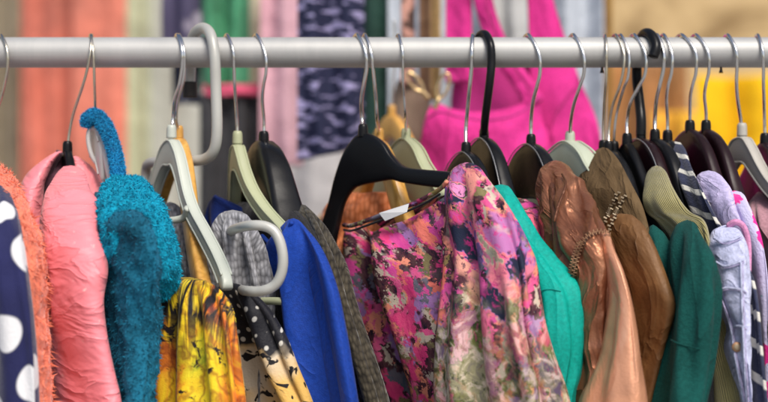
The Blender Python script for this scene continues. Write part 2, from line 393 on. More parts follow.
DENIM = dict(su=.12, sv=.08, lav=.005, bu=.15, bv=.15)
LEATHER = dict(su=.10, sv=.04, bu=.14, bv=.14, lav=.02)
CRINKLE = dict(su=.08, sv=.06, bu=.2, bv=.2, lav=.01, strides=(2,), iters=300)
SOFT = dict(su=.08, sv=.04, bu=.3, bv=.3, lav=.03)
def loft(name, rows, mat, parent, bx=0.0, ex=2.2, nl=161, nr=96, bk=None, disp=(), folds=(), seed=0, cap=True, tuft=None, lips=0, sag=0):
    """stack of horizontal slices. row = (y, xl, xr, Yl, Yr, hd [,tilt]); hd half depth in metres"""
    K = []
    for r in rows:
        y, xl, xr, Yl, Yr, hd = r[:6]; k = r[6] if len(r) > 6 else 0
        a = P(xl, y, Yl); b = P(xr, y, Yr); z = (a[2] + b[2]) / 2; c = (a + b) / 2; h = (b - a) / 2
        K.append([c[0], c[1], z, h[0], h[1], hd, k])
    S = cr(K, nl); ph = np.arange(nr) / nr * 2 * PI
    co, si = np.cos(ph), np.sin(ph); sg = lambda v: np.sign(v) * np.abs(v) ** (2 / ex); co, si = sg(co), sg(si)
    z = S[:, 2]
    X = S[:, 0:1] + S[:, 3:4] * co + S[:, 5:6] * si * bx
    Y = S[:, 1:2] + S[:, 4:5] * co - S[:, 5:6] * si
    Z = z[:, None] + S[:, 6:7] * S[:, 3:4] * co + np.zeros((nl, nr))
    if sag:
        fade = np.exp(-(z[0] - z) / .05)[:, None]; Z = Z - sag * fade * (1 - co ** 2) * (si > 0) * np.abs(si)
    V = np.stack([X, Y, Z], 2)
    def normals(V):
        du = np.roll(V, -1, 1) - np.roll(V, 1, 1); dv = np.gradient(V, axis=0); n = np.cross(du, dv); n /= np.linalg.norm(n, axis=2)[..., None] + 1e-9; return -n
    n0 = normals(V)
    ctr = V.mean(1, keepdims=True)
    if ((V - ctr) * n0).sum() < 0: n0 = -n0
    depth = np.clip((z[0] - z), 0, None)[:, None]
    so = seed * 7.31
    dsp = 0
    for (amp, k, phs, tw, z0, z1) in folds:   # broad hanging folds
        g = np.clip((depth - z0) / max(z1 - z0, 1e-6), 0, 1)
        dsp = dsp + amp * g * np.sin(k * ph[None, :] + phs + tw * depth + 1.1 * pnoise(np.stack([np.cos(ph)[None] * 1.3 + 0 * depth, np.sin(ph)[None] * 1.3 + 0 * depth, depth * 6 + so + 0 * ph[None]], 2)))
    for dd in disp:                           # (amp, fxy, fz, kind, skew)
        amp, fx, fz, kind = dd[:4]; sk = dd[4] if len(dd) > 4 else 0
        if kind == 'd':
            A = math.radians(sk); ca, sa = math.cos(A), math.sin(A)
            ac = V[..., 0] * ca + V[..., 2] * sa; al = -V[..., 0] * sa + V[..., 2] * ca
            q = np.stack([ac * fx + so, V[..., 1] * fx * .5, al * fz + so], 2)
            q = q + .3 * pnoise(q * .8 + 5)[..., None]; v = pnoise(q); v = np.clip(1 - np.abs(v) * 2.4, 0, 1) ** 1.6 - .35
        else:
            q = np.stack([V[..., 0] * fx + V[..., 2] * sk + so, V[..., 1] * fx, V[..., 2] * fz + V[..., 0] * sk + so], 2)
            q = q + .35 * pnoise(q * .7 + 9)[..., None]
            v = pnoise(q)
        if kind == 'r': v = (1 - np.abs(v) * 2.2); v = np.clip(v, 0, 1) ** 3 - .3
        if kind == 'b': v = np.abs(v) * 1.4 - .3
        dsp = dsp + amp * v * np.clip(depth / .015 + .25, 0, 1)
    if not isinstance(dsp, int): V = V + n0 * dsp[..., None]
    if bk: V = buckle(V, **{'seed': seed, **bk})
    # uv in metres
    per = np.linalg.norm(np.diff(np.concatenate([V, V[:, :1]], 1), axis=1), axis=2)
    u = np.c_[np.zeros(nl), np.cumsum(per, 1)[:, :-1]]; u = u - u[:, nr * 3 // 4 - nr // 2:nr * 3 // 4 - nr // 2 + 1]
    dl = np.r_[0, np.cumsum(np.linalg.norm(np.diff(S[:, :3], axis=0), axis=1))]
    vv = -np.repeat(dl[:, None], nr, 1)
    uv = np.stack([u + seed * .173, vv], 2).reshape(-1, 2)
    Vf = V.reshape(-1, 3)
    i, j = np.meshgrid(np.arange(nl - 1), np.arange(nr), indexing='ij'); j2 = (j + 1) % nr
    F = np.stack([i * nr + j, (i + 1) * nr + j, (i + 1) * nr + j2, i * nr + j2], 2).reshape(-1, 4)
    Fl = F.tolist()
    # per-loop uv so that the seam does not smear
    uvl = uv[F].copy(); wrap = (j.reshape(-1) == nr - 1)
    uvl[wrap, 2, 0] = uvl[wrap, 1, 0] + per.reshape(-1)[F[wrap, 1]]; uvl[wrap, 3, 0] = uvl[wrap, 0, 0] + per.reshape(-1)[F[wrap, 0]]
    loops = [uvl.reshape(-1, 2)]
    Vs = [Vf]
    if cap:
        c = Vf[:nr].mean(0) + np.array([0, 0, .0015]); ci = len(Vf); Vs.append(c[None])
        cu = np.array([uv[:nr, 0].mean(), .003])
        for q in range(nr): Fl.append([ci, q, (q + 1) % nr]); loops.append(np.array([cu, uv[q], uv[q] + [.001, 0]]))
    if tuft:
        Vall = np.vstack(Vs)
        VV, FF, UU = tufts(Vall, F, uv, *tuft)
        # fix indices (tufts counts from len(Vall))
        base = len(Vall); allu = np.vstack([np.zeros((base, 2)), UU]); Vs.append(VV)
        Fl += FF; loops += [allu[np.array(f)] for f in (np.array(FF[:len(FF) // 2]),)][0].reshape(-1, 2)[None].tolist() and [allu[np.array(FF[:len(FF) // 2])].reshape(-1, 2), allu[np.array(FF[len(FF) // 2:])].reshape(-1, 2)]
    o = mesh(name, np.vstack(Vs), Fl, mat, parent, np.vstack(loops))
    return o
def ext(rows, d=.5):
    """continue a hanging piece well below the picture"""
    r = list(rows); a = r[-1]; b = r[-2]
    w = (a[2] - a[1]) / 2; c = (a[1] + a[2]) / 2; sl = ((a[1] + a[2]) - (b[1] + b[2])) / 2 / (a[0] - b[0])
    for dy in (60, 150, 300):
        cc = c + sl * dy * (.8 if dy < 100 else .45 if dy < 200 else .25); r.append((a[0] + dy, cc - w * 1.03, cc + w * 1.03, a[3], a[4], a[5]) + tuple([0] * (len(a) - 6)))
    return r
def lap(rows, dl=16, dY=.09, k=.65, r0=.25, n0=4):
    '''turn a sleeve stack so that its left side runs away behind the neighbour, like hung clothes overlap'''
    out = []
    for i, r in enumerate(rows):
        f = min(1, r0 + (1 - r0) * i / n0); out.append((r[0], r[1] - dl * f, r[2], r[3] + dY * f, r[4], r[5] * (1 - (1 - k) * f)) + tuple(r[6:]))
    return out
def onto(objs, pts, lift=.0016, n=40):
    '''lay a line of picture points on the front surface of the given pieces'''
    VS = []
    for o in objs:
        V = np.empty(len(o.data.vertices) * 3); o.data.vertices.foreach_get('co', V); V = V.reshape(-1, 3); p = o
        while p is not None: V = V + np.array(p.location); p = p.parent
        VS.append(V)
    V = np.vstack(VS); sc_ = (D + V[:, 1]) / D / 1000; sx = 384 + V[:, 0] / sc_; sy = 201 - (V[:, 2] - CZ) / sc_
    K = cr([(x, y, 0.) for x, y in pts], n) if len(pts) > 1 else np.array([(pts[0][0], pts[0][1], 0.)]); out = []
    for x, y, _ in K:
        d = np.hypot(sx - x, sy - y); c = V[:, 1][d < 3.0]; out.append(c.min() if len(c) else None)
    Y = [v for v in out]; good = [i for i, v in enumerate(Y) if v is not None]
    Y = np.interp(range(len(Y)), good, [Y[i] for i in good])
    if len(Y) > 5:
        q_ = np.pad(Y, 1, 'edge'); Y = np.minimum(np.minimum(q_[:-2], q_[2:]), Y); Y = np.convolve(np.pad(Y, 3, 'edge'), np.array([1, 2, 3, 4, 3, 2, 1]) / 16, 'valid')
    return [P(x, y, yy - lift) for (x, y, _), yy in zip(K, Y)]
def seam(objs, pts, parent, mat, r=.0008, name='seam', lift=.0003):
    q = onto(objs, pts, lift); return tube(name, q[::2] + [q[-1]], r, mat, parent, 70, 8)
def torso(name, neck, yaw, mat, parent, L=.19, t=.022, drop=.05, Y0=0.0, seed=1, slope=.42, bottom=.85, folds=None, near=None):
    """body cloth hanging in the plane of its hanger"""
    n = P(neck[0], neck[1], Y0); a = math.radians(yaw); u = np.array([math.sin(a), -math.cos(a), 0]); c = np.array([math.cos(a), math.sin(a), 0])
    near = L if near is None else near
    prof = [(drop, .055, .055, t * .5), (drop + .012, .085, .085, t * .8), (drop + .035, .13, .13, t), (drop + .06, L * .92, near * .92, t), (drop + .09, L, near, t * 1.1), (drop + .2, L, near, t * 1.3), (drop + .4, L * 1.03, near * 1.03, t * 1.6), (bottom, L * 1.06, near * 1.06, t * 1.9)]
    S = cr([[0, 0, -p[0], p[1], p[2], p[3]] for p in prof], 90); nr = 72; ph = np.arange(nr) / nr * 2 * PI
    V = []
    for s in S:
        uu = np.where(np.cos(ph) < 0, s[3], s[4]) * np.cos(ph); cc = s[5] * np.sign(np.sin(ph)) * np.abs(np.sin(ph)) ** .8
        dz = -s[2] - drop; cc = cc + min(1, max(0, dz / .2)) * .008 * np.sin(5 * ph + seed + dz * 3) + .004 * min(1, dz / .1) * np.sin(11 * ph + seed * 2.1)
        V.append(n + u * uu[:, None] + c * cc[:, None] + np.array([0, 0, s[2]]))
    V = np.array(V); V += .004 * pnoise(V * np.array([30, 30, 9]) + seed)[..., None] * c
    nl = len(V); i, j = np.meshgrid(np.arange(nl - 1), np.arange(nr), indexing='ij'); j2 = (j + 1) % nr
    F = np.stack([i * nr + j, (i + 1) * nr + j, (i + 1) * nr + j2, i * nr + j2], 2).reshape(-1, 4)
    uv = np.stack([np.repeat((ph * .13)[None], nl, 0), np.repeat(S[:, 2:3], nr, 1)], 2).reshape(-1, 2)
    o = mesh(name, V.reshape(-1, 3), F, mat, parent, uv)
    return o
def far_sleeve(neck, yaw, mat, parent, L=.19, drop=.10, r=.04, Y0=0.0, length=.45):
    n = P(neck[0], neck[1], Y0); a = math.radians(yaw); u = np.array([math.sin(a), -math.cos(a), 0])
    b = n - u * (L - .02) + [0, 0, -drop]
    pts = [b + u * .03 + [0, 0, .0], b - u * .01 + [0, 0, -.03], b - u * .03 + [0, 0, -.12], b - u * .035 + [0, 0, -.28], b - u * .02 + [0, 0, -length]]
    return tube('sleeve', pts, [r * .5, r * .8, r, r * .9, r * .75], mat, parent, 40, 20, .8)
# ------------------------------------------------------------------ hangers
PROF = {
 'arch':  [(0, 0, -.036, .0055), (.008, -.002, -.037, .0055), (.018, -.010, -.044, .0055), (.032, -.024, -.062, .0055), (.05, -.038, -.074, .0055), (.08, -.056, -.082, .0055), (.12, -.074, -.094, .006), (.165, -.094, -.113, .006), (.2, -.115, -.13, .006), (.212, -.125, -.132, .004)],
 'steep': [(0, 0, -.036, .0055), (.008, -.003, -.037, .0055), (.018, -.014, -.048, .0055), (.034, -.034, -.072, .0055), (.06, -.062, -.098, .0055), (.1, -.088, -.112, .0055), (.15, -.112, -.134, .006), (.19, -.145, -.166, .007), (.203, -.165, -.178, .005)],
 'solid': [(0, 0, -.050, .008), (.01, -.003, -.050, .008), (.024, -.012, -.056, .009), (.045, -.033, -.072, .011), (.08, -.056, -.088, .014), (.13, -.078, -.112, .019), (.18, -.10, -.135, .021), (.21, -.12, -.142, .016)],
 'leaf':  [(0, 0, -.065, .007), (.012, -.003, -.065, .007), (.03, -.012, -.07, .008), (.05, -.030, -.082, .009), (.1, -.062, -.098, .012), (.16, -.09, -.12, .014), (.21, -.12, -.14, .012)],
 'coat':  [(0, 0, -.052, .006), (.012, -.004, -.053, .006), (.028, -.018, -.060, .0065), (.045, -.036, -.078, .007), (.07, -.060, -.106, .008), (.1, -.080, -.128, .010), (.14, -.10, -.146, .013), (.18, -.12, -.16, .014)],
 'thin':  [(0, 0, -.022, .005), (.01, -.004, -.026, .005), (.03, -.02, -.04, .0055), (.08, -.05, -.07, .006), (.15, -.085, -.105, .007), (.205, -.12, -.135, .006)],
}
BAR_PALE = dict(th=.0052, line=[(-.19, -.165, .006), (-.14, -.135, .006), (-.09, -.105, .006), (-.06, -.082, .006), (-.042, -.060, .006), (-.028, -.040, .0065), (-.014, -.024, .009), (0, -.019, .0145), (.014, -.024, .009), (.028, -.040, .0065), (.044, -.062, .006), (.066, -.080, .006), (.10, -.098, .006), (.14, -.120, .006), (.165, -.138, .006), (.18, -.160, .005)])
BAR_OLIVE = dict(th=.0052, line=[(-.12, -.13, .006), (-.08, -.10, .0062), (-.055, -.075, .0062), (-.038, -.055, .0062), (-.024, -.036, .007), (-.012, -.023, .010), (0, -.018, .0145), (.013, -.024, .0095), (.026, -.037, .0075), (.045, -.054, .0065), (.075, -.073, .0062), (.11, -.09, .0062), (.15, -.11, .006)])
BAR_WOOD = dict(th=.007, line=[(-.17, -.15, .0115), (-.12, -.12, .0115), (-.08, -.095, .0115), (-.052, -.07, .0115), (-.034, -.045, .0115), (-.017, -.025, .011), (0, -.018, .015), (.017, -.025, .011), (.034, -.045, .0115), (.055, -.075, .0115), (.085, -.105, .0115), (.12, -.132, .0115), (.16, -.155, .0115), (.19, -.175, .008)])
PROF['ogive'] = [(0, 0, -.056, .006), (.012, -.002, -.056, .0062), (.028, -.009, -.059, .0066), (.043, -.022, -.068, .007), (.056, -.040, -.084, .0075), (.07, -.062, -.108, .0085), (.09, -.088, -.135, .010), (.12, -.112, -.155, .013), (.15, -.13, -.168, .014)]
def hanger(label, neck, yaw, prof, mat, hook, hookmat='chrome', hr=.0017, rim=False, tilt=0, far=None, bar=None, ferrule=None, Y0=0.0, group='hangers along the rail', glint_mat='rim', thick=1.0, tip=True, k=0.0, mx=.3, mf=.3):
    n = P(neck[0], neck[1], Y0); e = empty('coat_hanger', n, label, 'hanger', group)
    a = math.radians(yaw); u = np.array([math.sin(a), -math.cos(a), 0]); c = np.array([math.cos(a), math.sin(a), 0]); up = np.array([0, 0, 1.])
    tl = math.radians(tilt); uu = u * math.cos(tl) + up * math.sin(tl); zz = up * math.cos(tl) - u * math.sin(tl)
    isbar = isinstance(prof, dict)
    if isbar: bar_ = prof; prof = 'thin'
    pr = PROF[prof] if isinstance(prof, str) else prof; fr = PROF[far] if isinstance(far, str) else (far or pr)
    K = [(-p[0],) + tuple(p[1:]) for p in fr[::-1][:-1]] + [tuple(p) for p in pr]
    S = cr(K, 180); S = S[(S[:, 0] < mx) & (S[:, 0] > -mf)]
    for q_ in (-1, -2, -3):   # rounded ends
        for ee in (q_, -q_ - 1): mz = (S[ee, 1] + S[ee, 2]) / 2; f_ = (.55, .8, .93)[-q_ - 1]; S[ee, 1] = mz + (S[ee, 1] - mz) * f_; S[ee, 2] = mz + (S[ee, 2] - mz) * f_; S[ee, 3] *= f_
    off = k * (np.sqrt(S[:, 0] ** 2 + .03 ** 2) - .03)
    m = 20; ph = np.arange(m) / m * 2 * PI; ex = .45
    rc = np.sign(np.cos(ph)) * np.abs(np.cos(ph)) ** ex; rs = np.sign(np.sin(ph)) * np.abs(np.sin(ph)) ** ex
    V = []
    for s, of in zip(S, off):
        zc = (s[1] + s[2]) / 2; hh = (s[1] - s[2]) / 2
        V.append(n + uu * s[0] + zz * (zc + hh * rs)[:, None] + c * (of + s[3] * thick * rc)[:, None])
    V = np.array(V); nl = len(S)
    F = [[i * m + j, (i + 1) * m + j, (i + 1) * m + (j + 1) % m, i * m + (j + 1) % m] for i in range(nl - 1) for j in range(m)]
    F += [list(range(m)), [(nl - 1) * m + j for j in range(m)][::-1]]
    if isbar:
        L = cr([(a_, b_, 0, w_) for a_, b_, w_ in bar_['line']], 170); L = L[(L[:, 0] < mx) & (L[:, 0] > -mf)]
        T = np.gradient(L[:, :2], axis=0); T /= np.linalg.norm(T, axis=1)[:, None]; Nn = np.stack([-T[:, 1], T[:, 0]], 1)
        kk = k * (np.sqrt(L[:, 0] ** 2 + .03 ** 2) - .03); th = bar_['th']
        wd = L[:, 3].copy()
        for q_, f_ in ((0, .5), (1, .8), (2, .95)): wd[q_] *= f_; wd[-1 - q_] *= f_
        V = np.array([n + uu * (a_[0] + nn[0] * w * rs[:, None] * 1.0) + zz * (a_[1] + nn[1] * w * rs)[:, None] + c * (of + th * rc)[:, None] for a_, nn, w, of in zip(L, Nn, wd, kk)])
        nl = len(L); F = [[i * m + j, (i + 1) * m + j, (i + 1) * m + (j + 1) % m, i * m + (j + 1) % m] for i in range(nl - 1) for j in range(m)]
        F += [list(range(m)), [(nl - 1) * m + j for j in range(m)][::-1]]
        mesh('body', V.reshape(-1, 3), F, M[mat], e)
        for sd_ in (-1, 1):
            for fc in (-1, 1):
                pts = [n + uu * (a_[0] + nn[0] * w * sd_ * .9) + zz * (a_[1] + nn[1] * w * sd_ * .9) + c * (of + fc * th * .95) for a_, nn, w, of in list(zip(L, Nn, wd, kk))[3:-3:4]]
                if mat != 'wood': tube('rib_edge', pts, .0011, M[mat], e, 80, 8)
    else: mesh('body', V.reshape(-1, 3), F, M[mat], e)
    if rim:
        sel = [(s, of) for s, of in zip(S, off) if -.05 < s[0] < min(mx - .01, .17)]
        pts = [n + uu * s[0] + zz * (s[1] - .0008) + c * (of - s[3] * thick * .93) for s, of in sel[::3]]
        tube('highlight_bead', pts, .0006, M[glint_mat], e, 60, 8)  # added bead stands in for the highlight on the plastic edge
    if not isbar and mat in ('pale', 'olive', 'lightgrey'):
        for ei, sg_ in ((1, -1), (2, 1)):
            for fc in (-1, 1):
                pts = [n + uu * q[0] + zz * (q[ei] + sg_ * .0012) + c * (of + fc * q[3] * thick * .93) for q, of in list(zip(S, off))[3:-3:4]]
                tube('rib_edge', pts, .0011, M[mat], e, 70, 8)
    fm = ferrule or ('black' if mat in ('black', 'maroon') else mat)
    tube('hook_socket', [n + zz * -.004, n + zz * .006, n + zz * .009], [.0052, .0048, .0035], M[fm], e, 12, 14)
    if hook:
        pts = [n + zz * .002] + [P(x, y, Y) for (x, y, Y) in hook]
        tube('hook', pts, hr, M[hookmat], e, 110, 12)
    if bar:
        (x0, y0, Ya), (x1, y1, Yb) = bar[0], bar[-1]
        tube('trouser_bar', [P(*q) for q in bar], .0036, M[mat], e, 40, 10, 1)
    return e
def hk(nx, ny, pts, tip=True, k=1.0):
    """hook wire: pts listed from lowest to the crest of the rail, in front of it; then over and down behind"""
    out = []
    for (x, y) in pts: out.append((x, y, -.0185 if 40 < y < 75 else (-.019 * max(0, 1 - (y - 75) / 45.) if y >= 75 else -.012)))
    tx = pts[-1][0]; fx = pts[-2][0] if len(pts) > 1 else tx
    out = out[:-1] + [(pts[-1][0], 36.3, -.008)] + [(tx - (fx - tx) * .5, 36.0, .005), (tx - (fx - tx) * .9, 45, .0185), (tx - (fx - tx) * .8, 62, .019)]
    return out
# ------------------------------------------------------------------ camera, light
cam = bpy.data.cameras.new('Camera'); co = bpy.data.objects.new('Camera', cam); COL.objects.link(co)
co.location = (0, -D, CZ); co.rotation_euler = (PI / 2, 0, 0)
cam.sensor_width = 36; cam.lens = 36 * D / .768; cam.clip_start = .05; cam.clip_end = 200
cam.dof.use_dof = True; cam.dof.focus_distance = D - .12; cam.dof.aperture_fstop = 3.6
sc.camera = co
w = bpy.data.worlds.new('World'); sc.world = w; w.use_nodes = True; wt = w.node_tree
sky = wt.nodes.new('ShaderNodeTexSky'); sky.sky_type = 'NISHITA'; sky.sun_disc = False
EL, AZ = math.radians(50), math.radians(158)   # azimuth clockwise from +Y
sky.sun_elevation = EL; sky.sun_rotation = AZ; sky.dust_density = 3.0; sky.ozone_density = .6
wt.links.new(sky.outputs[0], wt.nodes['Background'].inputs[0]); wt.nodes['Background'].inputs[1].default_value = .14
sd = bpy.data.lights.new('Sun', 'SUN'); so_ = bpy.data.objects.new('Sun', sd); COL.objects.link(so_)
sd.energy = 3.3; sd.angle = math.radians(26); sd.color = (1, .95, .87)
v = Vector((math.sin(AZ) * math.cos(EL), math.cos(AZ) * math.cos(EL), math.sin(EL)))
so_.rotation_euler = v.to_track_quat('Z', 'Y').to_euler(); so_.location = v * 5
sc.view_settings.view_transform = 'Standard'; sc.view_settings.look = 'None'; sc.view_settings.exposure = 0
sc.cycles.max_bounces = 6
# ------------------------------------------------------------------ setting
def m_ground():
    n = NT('pavement'); f = n.noise(n.obj(), 3, 6, .6); c = n.ramp(f, [(.3, (.25, .24, .235)), (.7, (.36, .35, .34))])
    return n.done(c, .9, .2, 0, 0, n.bump(n.noise(n.obj(), 60, 4), .003))
def m_wall():
    n = NT('ochre plaster'); f = n.noise(n.obj(), 2.6, 4, .6, .8); c = n.ramp(f, [(.34, (.26, .17, .08)), (.48, (.52, .37, .19)), (.7, (.64, .47, .27))])  # dark blotches put branch-like shadows into the plaster colour
    return n.done(c, .9, .2, 0, 0, n.bump(n.noise(n.obj(), 30, 4), .004))
tag(mesh('ground', [(-60, -60, 0), (60, -60, 0), (60, 60, 0), (-60, 60, 0)], [[0, 1, 2, 3]], m_ground(), smooth=False), kind='structure')
def box(x0, x1, y0, y1, z0, z1):
    V = [(x, y, z) for x in (x0, x1) for y in (y0, y1) for z in (z0, z1)]
    F = [[0, 1, 3, 2], [4, 6, 7, 5], [0, 4, 5, 1], [2, 3, 7, 6], [0, 2, 6, 4], [1, 5, 7, 3]]
    return V, F
V_, F_ = box(-7, 7, 4.6, 4.8, 0.003, 5.0)
tag(mesh('wall', V_, F_, m_wall(), smooth=False), 'ochre plastered wall standing blurred behind all the clothes', 'wall')
# ------------------------------------------------------------------ rack
rk = empty('garment_rack', (0, 0, 0), 'long grey metal clothes rail that carries every hanger in front', 'clothes rack')
RZ = P(0, 52.5)[2]
tube('rail', [(-.72, 0, RZ), (0, 0, RZ), (.72, 0, RZ)], .0152, M['rail'], rk, 40, 48)
for sx in (-1, 1):
    tube('post', [(sx * .735, 0, .03), (sx * .735, 0, 1), (sx * .735, 0, RZ + .02)], .016, M['rail'], rk, 12, 24)
    tube('foot', [(sx * .735, -.28, .02), (sx * .735, 0, .02), (sx * .735, .28, .02)], .018, M['rail'], rk, 12, 16)
for x in (602, 721):
    p = P(x, 69, -.002); tube('screw', [p + [0, 0, .004], p, p + [0, 0, -.004]], [.0012, .0012, .0022], M['black'], rk, 8, 10)
# grey bent tube hook over the rail
g = empty('tube_hook', P(205, 28), 'thick grey tube hook looped over the rail between the yellow and olive hangers', 'hook')
tube('bent_tube', [P(*q) for q in [(190, 84, .028), (191, 60, .03), (192, 40, .026), (198, 30, .012), (205, 28.5, 0), (211, 36, -.018), (214.5, 55, -.026), (216, 90, -.026), (217, 130, -.026), (214, 150, -.022), (205, 159, -.012), (190, 161, .0), (165, 162, .03), (150, 163, .05), (146, 172, .06), (147, 200, .06), (148, 240, .06)]], .0054, M['tube'], g, 160, 18)
tube('rubber_cap', [P(190, 82, .028), P(190, 90, .028), P(190, 97.5, .028)], .0072, M['rubber'], g, 12, 16)
g2 = empty('tube_hook', P(283, 260, -.19), 'rounded grey tube loop pressed against the grey knit beside the blue top', 'hook')
tube('bent_tube', [P(*q) for q in [(226, 236, -.02), (231, 231, -.10), (240, 227.5, -.16), (252, 225.5, -.185), (264, 226, -.19), (274, 231, -.192), (280, 242, -.194), (283, 258, -.195), (281.5, 273, -.194), (275, 285, -.192), (262, 291, -.188), (248, 291, -.17), (238, 289, -.10), (228, 286, -.02)]], .0046, M['tube'], g2, 120, 18)
# ------------------------------------------------------------------ hangers, left to right
H = hanger
H('partly seen hanger hook at the far left edge of the rail', (-10, 150), 20, 'thin', 'black', hk(0, 0, [(-4, 115), (3, 92), (7.5, 68), (7, 50), (2, 37)]), 'brass_wire')
H('slim black hanger inside the pink padded jacket', (67.5, 150), 20, 'thin', 'black', hk(0, 0, [(70, 130), (74, 112), (83, 85), (88, 66), (90.5, 50), (91.5, 37)]), 'brass_wire', .0014, thick=.9,
  far=[(0, 0, -.03, .005), (.012, -.006, -.034, .005), (.03, -.024, -.05, .0055), (.06, -.055, -.08, .006), (.12, -.10, -.125, .007), (.19, -.15, -.17, .006)])
e = H('light grey hanger with an oval opening, wrapped in a blue chenille strap', (95.5, 122), 28, 'steep', 'lightgrey', hk(0, 0, [(95, 100), (94.5, 85), (94, 66), (93, 50), (91, 37)]), 'brass_wire', .0014, thick=.8, mx=.03, mf=.012)
rp = [(95.5 + 6.5 * math.cos(t) - 3.5 * math.sin(t), 146 - 18 * math.sin(t), -.012) for t in np.linspace(.3, 2 * PI + .3, 22)]
tube('oval_ring', [P(*q) for q in rp], .0023, M['lightgrey'], e, 90, 12)
tube('ring_bar', [P(98, 124, -.010), P(104, 142, -.016), P(109, 162, -.028), P(115, 190, -.045)], .0056, M['lightgrey'], e, 40, 12)
st = tube('chenille_strap', [P(*q) for q in [(86, 127, -.012), (88, 119, -.014), (95, 116, -.014), (103, 123, -.018), (109, 135, -.03), (114, 150, -.04), (117, 165, -.05), (119, 182, -.06), (122, 200, -.06)]], [.0045, .006, .0066, .0066, .0062, .006, .006, .006, .005], M['chenille'], None, 90, 18)
def add_fuzz(o, count, length, width, droop=.3):
    """short pile added to an existing grid mesh object"""
    me = o.data; nv = len(me.vertices); V = np.empty(nv * 3); me.vertices.foreach_get('co', V); V = V.reshape(-1, 3)
    F = [list(p.vertices) for p in me.polygons]; Q = np.array([f for f in F if len(f) == 4])
    VV, FF, UU = tufts(V, Q, np.zeros((nv, 2)), count, length, width, droop)
    # orient: tufts use face normals; flip when they point inward
    mat = me.materials[0]; n = bpy.data.meshes.new(me.name); n.from_pydata(np.vstack([V, VV]).tolist(), [], F + FF)
    n.polygons.foreach_set('use_smooth', [True] * len(n.polygons)); n.materials.append(mat); l = n.uv_layers.new(name='UVMap')
    a = np.vstack([V, VV]); li = np.empty(len(n.loops), int); n.loops.foreach_get('vertex_index', li); l.data.foreach_set('uv', np.ascontiguousarray(a[li][:, [0, 2]]).ravel()); o.data = n
add_fuzz(st, 9000, .0028, .0004); tag(st, 'fluffy blue strap looped over the light grey hanger beside the pink jacket', 'strap')
H('honey coloured wooden hanger behind the pale green one, holding the grey knit scarf', (178.5, 134.5), 26, BAR_WOOD, 'wood', hk(0, 0, [(176, 118), (178, 100), (183, 82), (184.5, 66), (184, 50), (180, 36)]), 'chrome', .0016, thick=1.0, Y0=.012, k=-.22, mx=.2)
H('pale green hanger with an open arch in front of the wooden one', (171.5, 134), 31, BAR_PALE, 'palegrey', hk(0, 0, [(173, 118), (174.5, 100), (179.5, 84), (182, 66), (182, 50), (178, 36)]), 'chrome', .0017, thick=1.1, Y0=-.008,
  k=-.14, mx=.172, bar=[(150, 222, -.03), (165, 221, -.05), (183, 218, -.06), (188, 208, -.07)])
H('olive plastic hanger with an open arch holding the blue top', (237.5, 140), 17, BAR_OLIVE, 'olive', hk(0, 0, [(236.8, 118), (235.5, 98), (234.5, 82), (234, 66), (233, 50), (228, 36)]), 'chrome', .0016, thick=1.1, bar=[(262, 301, -.13), (276, 301, -.14), (290, 302, -.15)], k=.24, mx=.14)
H('black broad shouldered hanger just right of the olive arched one', (264, 140), 20, 'ogive', 'black', hk(0, 0, [(264, 120), (262.5, 100), (263.5, 86), (266, 72), (265.5, 55), (258, 36.5)]), 'chrome', .0016, rim=False, thick=1.9, k=.1, mx=.12)
wide_near = [(0, 0, -.052, .006), (.012, -.002, -.05, .006), (.026, -.010, -.048, .006), (.038, -.024, -.047, .0065), (.052, -.034, -.050, .007), (.075, -.037, -.053, .0075), (.11, -.040, -.057, .0085), (.15, -.046, -.064, .01), (.18, -.055, -.07, .01)]
wide_far = [(0, 0, -.052, .006), (.012, -.006, -.056, .006), (.024, -.020, -.070, .006), (.034, -.042, -.100, .0065), (.043, -.07, -.135, .007), (.06, -.11, -.165, .008), (.08, -.15, -.19, .008)]
H('big black hanger tilted sideways, turned almost face on, holding the flowered blouse', (363, 133), 52, wide_near, 'black', hk(0, 0, [(362, 118), (361.5, 100), (364, 84), (366.5, 68), (365.5, 52), (358.5, 36.5)]), 'chrome', .0018, rim=False, far=wide_far, thick=.8, Y0=-.01, mx=.115)
H('yellow wooden hanger seen through the arch of the big tilted black one', (379, 137), 25, BAR_WOOD, 'wood', hk(0, 0, [(377, 120), (376, 100), (374.5, 84), (373, 68), (371, 52), (366, 36.5)]), 'chrome', .0016, thick=1.3, Y0=.03)
H('small olive plastic hanger between the big tilted black hanger and the pink bag', (406, 137), 24, 'leaf', 'olive', hk(0, 0, [(405.5, 118), (404, 95), (403, 80), (403, 66), (402.5, 50), (399, 36.5)]), 'chrome', .0014, rim=False, thick=.8, Y0=.035)
H('black hanger with a straight bright hook, rising behind the flowered sleeve', (466, 151), 20, 'ogive', 'black', hk(0, 0, [(466, 128), (468, 105), (470, 84), (471.5, 66), (472, 50), (472.5, 36.5)]), 'chrome', .0019, rim=True, Y0=-.01, mx=.09)
H('black hanger whose thick hook is black plastic too, before the pink bag', (484, 137), 18, 'ogive', 'black', [(485, 120, -.004), (487.5, 100, -.014), (490, 80, -.021), (491.5, 62, -.021), (490.5, 45, -.019), (485.5, 34.5, -.006), (479.5, 36, .006), (477, 46, .02), (478, 60, .021)], 'black', .0042, rim=True, Y0=.01, thick=1.1, mx=.1)
H('black hanger left of the pale round one, bronze jacket in front', (531, 143), 20, 'ogive', 'black', hk(0, 0, [(531, 122), (533, 102), (537, 86), (540, 72), (539, 54), (530, 36.5)]), 'chrome', .0018, rim=True, thick=1.2, mx=.11)
H('pale grey green solid hanger showing above the bronze jacket collar', (570, 140), 26, 'leaf', 'pale', hk(0, 0, [(571, 120), (574, 104), (580, 86), (584, 72), (583.5, 54), (575, 36.5)]), 'chrome', .0017, thick=1.3, Y0=.01, mx=.1)
